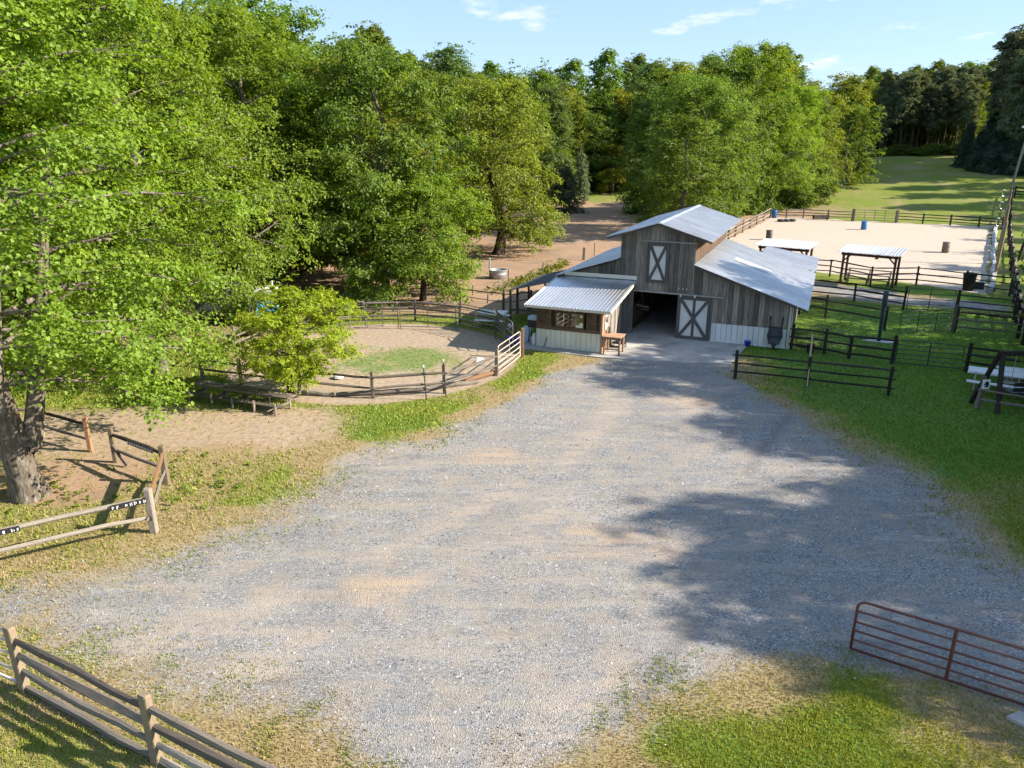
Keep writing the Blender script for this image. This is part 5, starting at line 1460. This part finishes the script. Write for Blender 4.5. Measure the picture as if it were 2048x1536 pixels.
def picnic(q, rz, label, L=1.8, mat='white_paint', seatmat='white_paint', legmat='galv_pipe', group=None, h=.74):
    o = thing('picnic_table', label, 'picnic table', q, rz, group)
    for k in range(3): stick('top_plank', 'board', (-L / 2, -.25 + .25 * k, h), (L / 2, -.25 + .25 * k, h), .24, .04, mat, o, local=True)
    for s in (-1, 1): stick('bench', 'board', (-L / 2, .68 * s, .44), (L / 2, .68 * s, .44), .26, .04, seatmat, o, local=True)
    for a in (-L * .36, L * .36):
        stick('cross_bar', 'pipe', (a, -.72, .38), (a, .72, .38), .05, .05, legmat, o, local=True)
        for s in (-1, 1):
            stick('leg', 'pipe', (a, .35 * s, 0), (a, .30 * s, h - .02), .05, .05, legmat, o, local=True)
            stick('bench_leg', 'pipe', (a, .68 * s, .1), (a, .68 * s, .43), .04, .04, legmat, o, local=True)
    return o
picnic(Vector((*at(985, 652)[:2], 0)), math.radians(-14), 'white picnic table in the barn shadow behind the pen panels', 1.5)
q = at(1019, 660); o = thing('white_jug', 'white jug on the grass behind the pen gate', 'jug', q); mb = MB(); mb.lathe([(.11, 0), (.13, .03), (.13, .24), (.06, .30), (.04, .34)], 12, q); mb.build('jug', 'white_paint', o, smooth_shade=True)
cn = thing('canopy', 'dark low canopy roof beside the left barn wall', 'canopy', bw(-12.5, 1.5, 0), BARN_RZ)
mb = MB(); mb.prism([(-1.5, -1.2, 1.55), (1.3, -1.2, 2.28), (1.3, 4.2, 2.28), (-1.5, 4.2, 1.55)], (0, 0, .03)); mb.build('roof_sheet', 'tarp', cn, True)
for a, z in ((-1.4, 1.55), (1.2, 2.24)):
    for c in (-1.1, 1.5, 4.1): stick('post', 'post', (a, c, 0), (a, c, z), .1, .1, 'rail_wood', cn, local=True)
stick('beam', 'board', (-1.4, -1.1, .55), (1.2, -1.1, .6), .05, .12, 'rail_wood', cn, local=True)
# blue portable toilet behind the pen, dark trailer side and maroon drum
q = Vector((-12.5, 37.2, 0)); pt = thing('portable_toilet', 'light blue portable toilet behind the round pen trees', 'toilet', q, math.radians(12))
mb = MB(); mb.box((0, 0, .92), (.98, .98, 1.7)); mb.build('cabin', 'toilet_blue', pt, True)
dr = place('door', None, pt, Matrix.Identity(4), True)
mb = MB(); mb.box((0, -.505, .95), (.66, .03, 1.55)); mb.build('door_leaf', 'toilet_blue', dr, True)
mb = MB(); mb.box((.25, -.53, 1.0), (.06, .03, .12)); mb.build('latch', 'black_paint', dr, True)
mb = MB(); mb.box((.05, -.525, 1.5), (.3, .01, .22)); mb.build('sign', 'white_paint', dr, True)
for s in (-1, 1): stick('corner_rib', 'board', (.47 * s, -.5, .05), (.47 * s, -.5, 1.76), .08, .06, 'toilet_blue', pt, local=True)
mb = MB(); mb.prism([(-.55, -.55, 1.77), (.55, -.55, 1.77), (.5, -.55, 1.87), (0, -.55, 1.96), (-.5, -.55, 1.87)], (0, 1.1, 0)); mb.build('roof', 'panel_white', pt, True)
stick('vent_pipe', 'pipe', (.3, .3, 1.8), (.3, .3, 2.2), .08, .08, 'panel_white', pt, local=True)
o = thing('horse_trailer', 'dark blue trailer side showing left of the portable toilet', 'trailer', (-15.1, 38.2, 0), math.radians(8))
mb = MB(); mb.box((0, 0, 1.2), (2.6, 1.4, 1.5)); mb.build('body', 'tarp', o, True)
for a in (-.5, .4):
    mb = MB(); mb.tube([(a, -.72, .32), (a, -.6, .32)], .32, 14); mb.build('wheel', 'rubber', o, True)
mb = MB(); mb.box((0, -.74, .7), (1.9, .1, .06)); mb.build('fender', 'black_paint', o, True)
o = thing('drum', 'maroon drum lying on its side in front of the portable toilet', 'drum', (-12.6, 34.9, .3), math.radians(10))
stick('cradle', 'board', (-.35, -.2, -.27), (-.35, .2, -.27), .08, .06, 'dark_wood', o, local=True)
mb = MB(); mb.tube([(-.45, 0, 0), (-.44, 0, 0), (-.15, 0, 0), (.15, 0, 0), (.44, 0, 0), (.45, 0, 0)], [.25, .29, .285, .285, .29, .25], 16); mb.build('drum_body', 'maroon', o, True, True)
# wooden bench at the left edge beside the forked trunk
q = at(-6, 990); o = thing('garden_bench', 'weathered wooden bench end at the left edge by the forked trunk', 'bench', q, .5)
for k in range(3): stick('seat_slat', 'board', (-1.0, -.17 + .17 * k, .42), (.5, -.17 + .17 * k, .42), .15, .04, 'table_wood', o, local=True)
for a in (-.85, .35):
    stick('leg', 'board', (a - .05, -.3, 0), (a, .05, .40), .09, .05, 'table_wood', o, local=True); stick('leg', 'board', (a, .3, 0), (a, -.05, .40), .09, .05, 'table_wood', o, local=True)

# ------------------------------------------------------------------ lawn and paddock fences on the right
fence('lawn_fence', 'free-standing three-rail wooden fence section on the lawn before the barn', [(*g2(1470, 757), 1.15), (*g2(1614, 772), 0), (*g2(1776, 791), 1.12)], (.98, .63, .28), 'dark_wood', 'dark_wood', .10, .085, over=.18)
q = at(1614, 773); o = thing('tall_stake', 'tall pale steel stake in the middle of the lawn fence', 'stake', q); stick('stake', 'pipe', q, q + Vector((.0, .1, 2.05)), .06, .06, 'pale_pipe', o)
c0 = bw(.12, -.02); fence('yard_fence', 'dark three-rail fence running from the barn corner to the paddock gate', [(c0.x, c0.y, 0), (*g2(1648, 708), 1.15), (*g2(1697, 717), .95), (*g2(1783, 727), 1.25)], (1.0, .60, .22), 'dark_wood', 'dark_wood', .11, .11)
A = Vector((*g2(1592, 691), 0)); Cc = Vector((*g2(1694, 709), 0)); pipe_gate('pipe_corral', 'thin pipe panel behind the yard fence next to the barn corner', A[:2], Cc[:2], .9, (0, .25, .5, .75), (.5,), 'grey_pipe', .016, .12, None, 'fence', True)
pipe_gate('paddock_gate', 'dark five-bar pipe gate at the front of the paddock', g2(1789, 727), g2(1921, 740), .98, (.0, .2, .4, .6, .8), (.5,), 'dark_pipe', .022, .06)
fence('paddock_fence', 'dark rail fence right of the front paddock gate', [(*g2(1931, 744), 1.2), (*g2(2062, 762), 1.2), (*g2(2200, 778), 1.2)], (1.05, .74, .42, .14), 'dark_wood', 'dark_wood', .12, .11)
# inner paddock
fence('paddock_fence', 'two-rail dark fence ending beside the dark pole in the paddock', [(*g2(1598, 628), 0), (*g2(1650, 637), 1.3), (*g2(1768, 660), 0)], (1.0, .55), 'dark_wood', 'dark_wood', .10, .10)
fence('lane_fence', 'dark three-rail fence along the gravel lane behind the paddock', [(*g2(1618, 592), 0), (*g2(1708, 602), 1.0), (*g2(1806, 619), 1.3)], (1.0, .68, .34), 'dark_wood', 'dark_wood', .11, .10)
pipe_gate('lane_gate', 'dark pipe gate closed across the lane behind the paddock', g2(1812, 620), g2(1905, 625), 1.15, (0, .25, .5, .75), (.47,), 'dark_pipe', .02, .08)
pipe_gate('open_gate', 'dark pipe gate standing open in the paddock', g2(1903, 662), g2(1797, 669), 1.05, (0, .2, .4, .6, .8), (.33, .67), 'dark_pipe', .018, .08)
q = at(1904, 664); o = thing('gate_post', 'stout wooden hinge post of the open paddock gate', 'post', q); stick('post', 'post', q, q + Vector((.05, 0, 1.35)), .14, .14, 'rail_wood', o)
q = at(1910, 627); o = thing('gate_post', 'dark post right of the closed lane gate', 'post', q); stick('post', 'post', q, q + Vector((.05, 0, 1.3)), .12, .12, 'dark_wood', o)
fence('paddock_fence', 'three-rail fence with a pale middle rail right of the open gate', [(*g2(1908, 664), 0), (*g2(2034, 676), 1.3)], (1.02, .66, .3), 'rail_wood', 'dark_wood', .13, .10)
fence('lane_fence', 'dark rail fence right of the closed lane gate', [(*g2(1912, 628), 0), (*g2(2027, 640), 1.25)], (1.05, .72, .38, .1), 'dark_wood', 'dark_wood', .12, .09)
q = at(1757, 683); o = thing('dark_pole', 'dark tapered pole on a white concrete pad in the paddock', 'pole', q)
mb = MB(); mb.lathe([(.075, .03), (.07, .3), (.09, 1.0), (.115, 1.9), (.12, 2.35), (.07, 2.42)], 12, q); mb.build('pole', 'tree_metal_green', o, smooth_shade=True)
mb = MB(); mb.prism([q + Vector(v_) for v_ in ((-.75, .12, .0), (.3, -.42, .0), (.95, -.1, .0), (.1, .45, .0))], (0, 0, .035)); mb.build('pad', 'white_post', o)
# arena fences
fence('arena_fence', 'dark three-rail fence on the near side of the arena', [(*g2(1630, 551), 0), (*g2(1659, 553), 1.2), (*g2(1740, 571), 1.25), (*g2(1832, 570), 1.2), (*g2(1929, 581), 1.25), (*g2(2018, 592), 1.2)], (1.12, .74, .38), 'dark_wood', 'dark_wood', .10, .085)
fence('arena_fence', 'weathered three-rail fence on the far side of the arena left of its gate', [(*g2(1541, 434), 1.15), (*g2(1572, 436), 1.1), (*g2(1606, 436), 1.1), (*g2(1655, 439), 1.15), (*g2(1704, 441), 1.3)], (1.0, .66, .34), 'rail_wood', 'rail_wood', .14, .11)
pipe_gate('arena_gate', 'brown pipe gate in the far arena fence', g2(1708, 441), g2(1789, 444), 1.15, (0, .25, .5, .75), (.25, .5, .75), 'grey_pipe', .026, .1)
for (a, lab) in (((1705, 442), 'thick wooden post left of the far arena gate'), ((1792, 445), 'thick wooden post right of the far arena gate')):
    q = at(*a); o = thing('gate_post', lab, 'post', q); stick('post', 'post', q, q + Vector((0, 0, 1.4)), .26, .26, 'rail_wood', o)
fence('arena_fence', 'dark three-rail fence on the far side of the arena right of its gate', [(*g2(1794, 444), 0), (*g2(1845, 447), 1.15), (*g2(1900, 450), 1.15), (*g2(1957, 454), 1.15), (*g2(2003, 457), 1.15)], (1.0, .66, .34), 'dark_wood', 'dark_wood', .14, .11)
fence('arena_fence', 'sunlit three-rail fence climbing the left side of the arena', [g2(1440, 490), g2(1456, 481), g2(1470, 473), g2(1485, 465), g2(1499, 457), g2(1513, 449), g2(1527, 442), g2(1540, 434)], (1.05, .72, .40), 'pale_wood', 'rail_wood', .14, .12)
# boundary fence along the right edge
line = [(2060, 712), (2046, 690), (2037, 668), (2032, 648), (2029, 625), (2027, 606), (2025, 588), (2023, 572), (2022, 556), (2021, 542), (2020, 528), (2019, 515), (2018, 503), (2017, 491), (2016, 480), (2016, 470)]
fence('boundary_fence', 'long grey rail fence running away along the right edge', [(*g2(a, c), 1.3) for a, c in line], (1.1, .7, .3), 'pale_wood', 'dark_wood', .15, .12)
hp = [at_hill(2017, 455), at_hill(2018, 440), at_hill(2019, 425), at_hill(2021, 408), at_hill(2024, 396)]
fence('boundary_fence', 'far dark part of the boundary fence beyond the arena', [(p_.x, p_.y, 1.3) for p_ in hp], (1.1, .6), 'dark_wood', 'dark_wood', .16, .12, hills=True)
hp = [at_hill(2028, 396), at_hill(2050, 397), at_hill(2080, 398)]
fence('field_fence', 'short dark fence at the right edge beyond the tall pole', [(p_.x, p_.y, 1.6) for p_ in hp], (1.3, .9, .5), 'dark_wood', 'dark_wood', .16, .16, hills=True)
# white edging blocks along the right side of the arena
e0, e1 = at(1983, 588), at(1990, 452)
o = thing('arena_edging', 'row of white painted timbers edging the right side of the arena', 'edging', e0)
n = 12
for i in range(n):
    a = e0 + (e1 - e0) * ((i + .06) / n); c = e0 + (e1 - e0) * ((i + .92) / n)
    a.x += random.uniform(-.12, .12); c.x += random.uniform(-.12, .12)
    stick('timber', 'board', a + Vector((0, 0, .15)), c + Vector((0, 0, .15)), .28, .3, 'white_post', o)
# arena light poles with bent arms
for i, (px, py, h) in enumerate([(1989, 553, 3.75), (1993, 527, 4.4), (1996, 505, 4.9)]):
    q = at(px, py); o = thing('arena_light_pole', ['nearest wooden light pole at the right side of the arena', 'middle wooden light pole at the right side of the arena', 'farthest and tallest light pole at the right side of the arena'][i], 'light pole', q)
    stick('pole', 'pipe', q, q + Vector((.06, 0, h)), .2, .2, 'post_wood', o)
    T = q + Vector((.06, 0, h - .25))
    mb = MB(); mb.tube([T, T + Vector((-.35, 0, -.1)), T + Vector((-.65, 0, .02)), T + Vector((-.72, 0, .3)), T + Vector((-.62, 0, .5))], .028, 6); mb.build('arm', 'galv_pipe', o)
    mb = MB(); mb.lathe([(.04, .54), (.10, .5), (.11, .45), (.04, .42)], 10, T + Vector((-.62, 0, 0))); mb.build('lamp', 'galv_pipe', o)
# utility pole
p_ = at_hill(2018, 392); o = thing('utility_pole', 'tall grey utility pole with lamp at the right edge', 'utility pole', p_)
stick('pole', 'pipe', p_, p_ + Vector((.9, 0, 9.0)), .32, .32, 'pale_wood', o)
mb = MB(); mb.tube([p_ + Vector((.9, 0, 8.9)), p_ + Vector((.2, -.3, 9.25)), p_ + Vector((-.1, -.4, 9.2))], .06, 6); mb.build('lamp_arm', 'galv_pipe', o)
mb = MB(); mb.lathe([(.1, .2), (.26, .08), (.28, -.05), (.1, -.12)], 12, p_ + Vector((-.15, -.4, 9.15))); mb.build('lamp', 'white_paint', o)
stick('brace', 'board', p_ + Vector((.65, 0, 6.6)), p_ + Vector((2.0, 0, 6.8)), .1, .12, 'galv_pipe', o); stick('brace', 'board', p_ + Vector((.55, 0, 6.4)), p_ + Vector((1.4, 0, 4.8)), .08, .1, 'galv_pipe', o)
p_ = at(2036, 522); o = thing('leaning_post', 'dark leaning post outside the boundary fence', 'post', p_); stick('post', 'rail', p_, p_ + Vector((.5, .3, 2.3)), .22, .22, 'dark_wood', o)
for i, (px, py) in enumerate([(1452, 424), (1507, 422), (1530, 426)]):
    p_ = at_hill(px, py); o = thing('telegraph_post', ['slim wooden pole with cross arm behind the barn ridge', 'thin dark pole left of the arena corner', 'short dark leaning pole at the arena corner'][i], 'pole', p_)
    stick('pole', 'pipe', p_, p_ + Vector(((0, 0, 3.2), (0, 0, 4.6), (.9, 0, 3.4))[i]), .2, .2, 'pale_wood' if i == 0 else 'rail_wood', o)
    if i == 0: stick('cross_arm', 'board', p_ + Vector((-.5, 0, 2.8)), p_ + Vector((.9, 0, 3.1)), .1, .1, 'pale_wood', o)

# ------------------------------------------------------------------ open shelters at the arena
def shelter(base, rz, label, W=3.45, D=1.6, h=2.05, hb=2.3):
    o = thing('shelter', label, 'shelter', base, rz)
    for a in (-W / 2 + .15, W / 2 - .15):
        for c, hh in ((-D / 2 + .2, h), (D / 2 - .2, hb - .06)): stick('post', 'post', (a, c, 0), (a, c, hh - .12), .14, .14, 'red_wood', o, local=True)
        s = 1 if a < 0 else -1
        stick('knee_brace', 'board', (a, -D / 2 + .2, h - .6), (a + .45 * s, -D / 2 + .2, h - .14), .08, .08, 'red_wood', o, local=True)
    stick('front_beam', 'board', (-W / 2, -D / 2 + .2, h - .13), (W / 2, -D / 2 + .2, h - .13), .08, .16, 'red_wood', o, local=True)
    stick('back_beam', 'board', (-W / 2, D / 2 - .2, hb - .18), (W / 2, D / 2 - .2, hb - .18), .08, .16, 'red_wood', o, local=True)
    for k in range(7):
        a = -W / 2 + .1 + (W - .2) * k / 6
        stick('rafter', 'board', (a, -D / 2 - .05, h - .05), (a, D / 2 + .1, hb - .05), .05, .1, 'red_wood', o, local=True)
    rf_ = place('roof', None, o, Matrix.Identity(4), True)
    sheets(rf_, 'roof_sheet', (-W / 2 - .18, D / 2 + .28, hb + .04), (1, 0, 0), (0, -D - .5, h - hb), W + .36, math.hypot(D + .5, hb - h), 'roof_metal', .95, .2, .025)
    return o
q2 = (at(1688, 566) + at(1784, 576)) / 2 + Vector((.25, .55, 0)); rz2 = math.atan2(at(1784, 576).y - at(1688, 566).y, at(1784, 576).x - at(1688, 566).x)
shelter(Vector((q2.x, q2.y, 0)), rz2, 'dark-posted shelter with blue-grey metal roof over the bleacher at the arena')
q1 = q2 + Vector((-4.3, 2.6, 0)); q1 = Vector((*at(1566, 551)[:2], 0))
shelter(Vector((q1.x, q1.y, 0)), rz2, 'dark-posted shelter with sunlit pale roof behind the barn roof')
for q, lab in ((q2, 'small red bell hung under the blue-grey shelter roof'), (q1, 'small red bell hung under the sunlit shelter roof')):
    o = thing('hanging_bell', lab, 'bell', (q.x + .3, q.y - .1, 1.65)); mb = MB(); mb.lathe([(.12, 0), (.10, .06), (.06, .18), (.02, .24)], 10); mb.build('bell', 'red_paint', o, True); stick('cord', 'pipe', (0, 0, .24), (0, 0, .42), .015, .015, 'black_paint', o, local=True)
o = thing('bleacher', 'grey slatted bleacher beneath the blue-grey shelter roof', 'bench', q2, rz2)
for k, (c, z) in enumerate(((-.55, .35), (-.2, .62), (.15, .9))):
    for j in range(2): stick('seat_slat', 'board', (-1.35, c + .15 * j, z), (1.35, c + .15 * j, z), .13, .04, 'rail_wood', o, local=True)
for a in (-1.25, 0, 1.25):
    for c, z in ((-.5, .33), (-.15, .6), (.2, .88)): stick('leg', 'board', (a, c, 0), (a, c, z), .06, .06, 'rail_wood', o, local=True)

# ------------------------------------------------------------------ swing frame, sign and white tables at the right edge
o = thing('swing_frame', 'dark timber swing frame at the right edge of the lawn', 'swing', at(1994, 826))
B0, B1, T0 = at(1941, 806), at(1994, 828), at(1996, 826) + Vector((.02, .55, 2.0))
T0 = Vector(((B0.x + B1.x) / 2 + .35, (B0.y + B1.y) / 2 + .25, 1.95)); bdir = Vector((1, .02, 0))
stick('leg', 'board', B0, T0, .13, .12, 'dark_wood', o); stick('leg', 'board', B1, T0 + Vector((.1, 0, 0)), .14, .12, 'dark_wood', o)
T1 = T0 + bdir * 2.6
stick('beam', 'board', T0 - bdir * .05, T1 + bdir * .1, .13, .16, 'dark_wood', o)
stick('leg', 'board', T1 + Vector((-.25, .75, -1.95)), T1, .13, .12, 'dark_wood', o); stick('leg', 'board', T1 + Vector((.25, -.75, -1.95)), T1, .13, .12, 'dark_wood', o)
for k in range(3): stick('seat_slat', 'board', T0 + bdir * .55 + Vector((0, -.15 + .17 * k, -1.42)), T0 + bdir * 2.1 + Vector((0, -.15 + .17 * k, -1.42)), .15, .04, 'black_paint', o)
for k in range(2): stick('back_slat', 'board', T0 + bdir * .55 + Vector((0, -.28, -1.25 + .18 * k)), T0 + bdir * 2.1 + Vector((0, -.28, -1.25 + .18 * k)), .03, .14, 'black_paint', o)
for s in (.6, 2.05): stick('chain', 'pipe', T0 + bdir * s + Vector((0, 0, -1.4)), T0 + bdir * s, .02, .02, 'galv_pipe', o)
q = at(1951, 818); o = thing('yard_sign', 'white square sign with a dark horse head shape on a grey post', 'sign', q)
stick('post', 'post', q, q + Vector((.1, 0, 1.15)), .11, .11, 'pale_wood', o)
S0 = q + Vector((.13, -.09, .95)); mb = MB(); mb.box(S0, (.26, .02, .34)); mb.build('panel', 'white_paint', o)
mb = MB(); mb.prism([S0 + Vector((x_, -.013, z_)) for x_, z_ in ((-.06, -.11), (.08, -.11), (.09, .02), (.06, .09), (.02, .12), (.0, .10), (-.03, .09), (-.08, -.01), (-.06, -.04), (-.02, -.02), (-.01, -.05))], (0, -.006, 0)); mb.build('emblem', 'black_paint', o)
fence('lawn_fence', 'two-rail grey fence right of the horse head sign', [(*g2(1955, 818), 0), (*g2(2060, 836), 1.1), (*g2(2160, 850), 1.1)], (.72, .36), 'rail_wood', 'rail_wood', .11, .09)
picnic(Vector((*at(1988, 782)[:2], 0)), math.radians(-32), 'white picnic table behind the left leg of the swing frame', 1.9)
picnic(Vector((*at(2052, 780)[:2], 0)), math.radians(-18), 'white picnic table cut by the right edge behind the swing', 2.1)
q = at(1620, 706); o = thing('dark_stool', 'small dark stool at the foot of the yard fence', 'stool', q)
stick('seat', 'board', q + Vector((-.15, 0, .4)), q + Vector((.15, 0, .4)), .22, .04, 'red_wood', o)
for a in (-.11, .11):
    for c in (-.07, .07): stick('leg', 'board', q + Vector((a, c, 0)), q + Vector((a, c, .39)), .04, .04, 'dark_wood', o)
q = at(2040, 1448); o = thing('paving_stone', 'pale flat stone in the grass at the lower right edge', 'stone', q); mb = MB(); mb.prism([q + Vector(v_) for v_ in ((-.15, .12, -.01), (.1, -.2, -.01), (.45, -.25, -.01), (.4, .1, -.01), (.1, .22, -.01))], (0, 0, .07)); mb.build('stone', 'concrete', o)
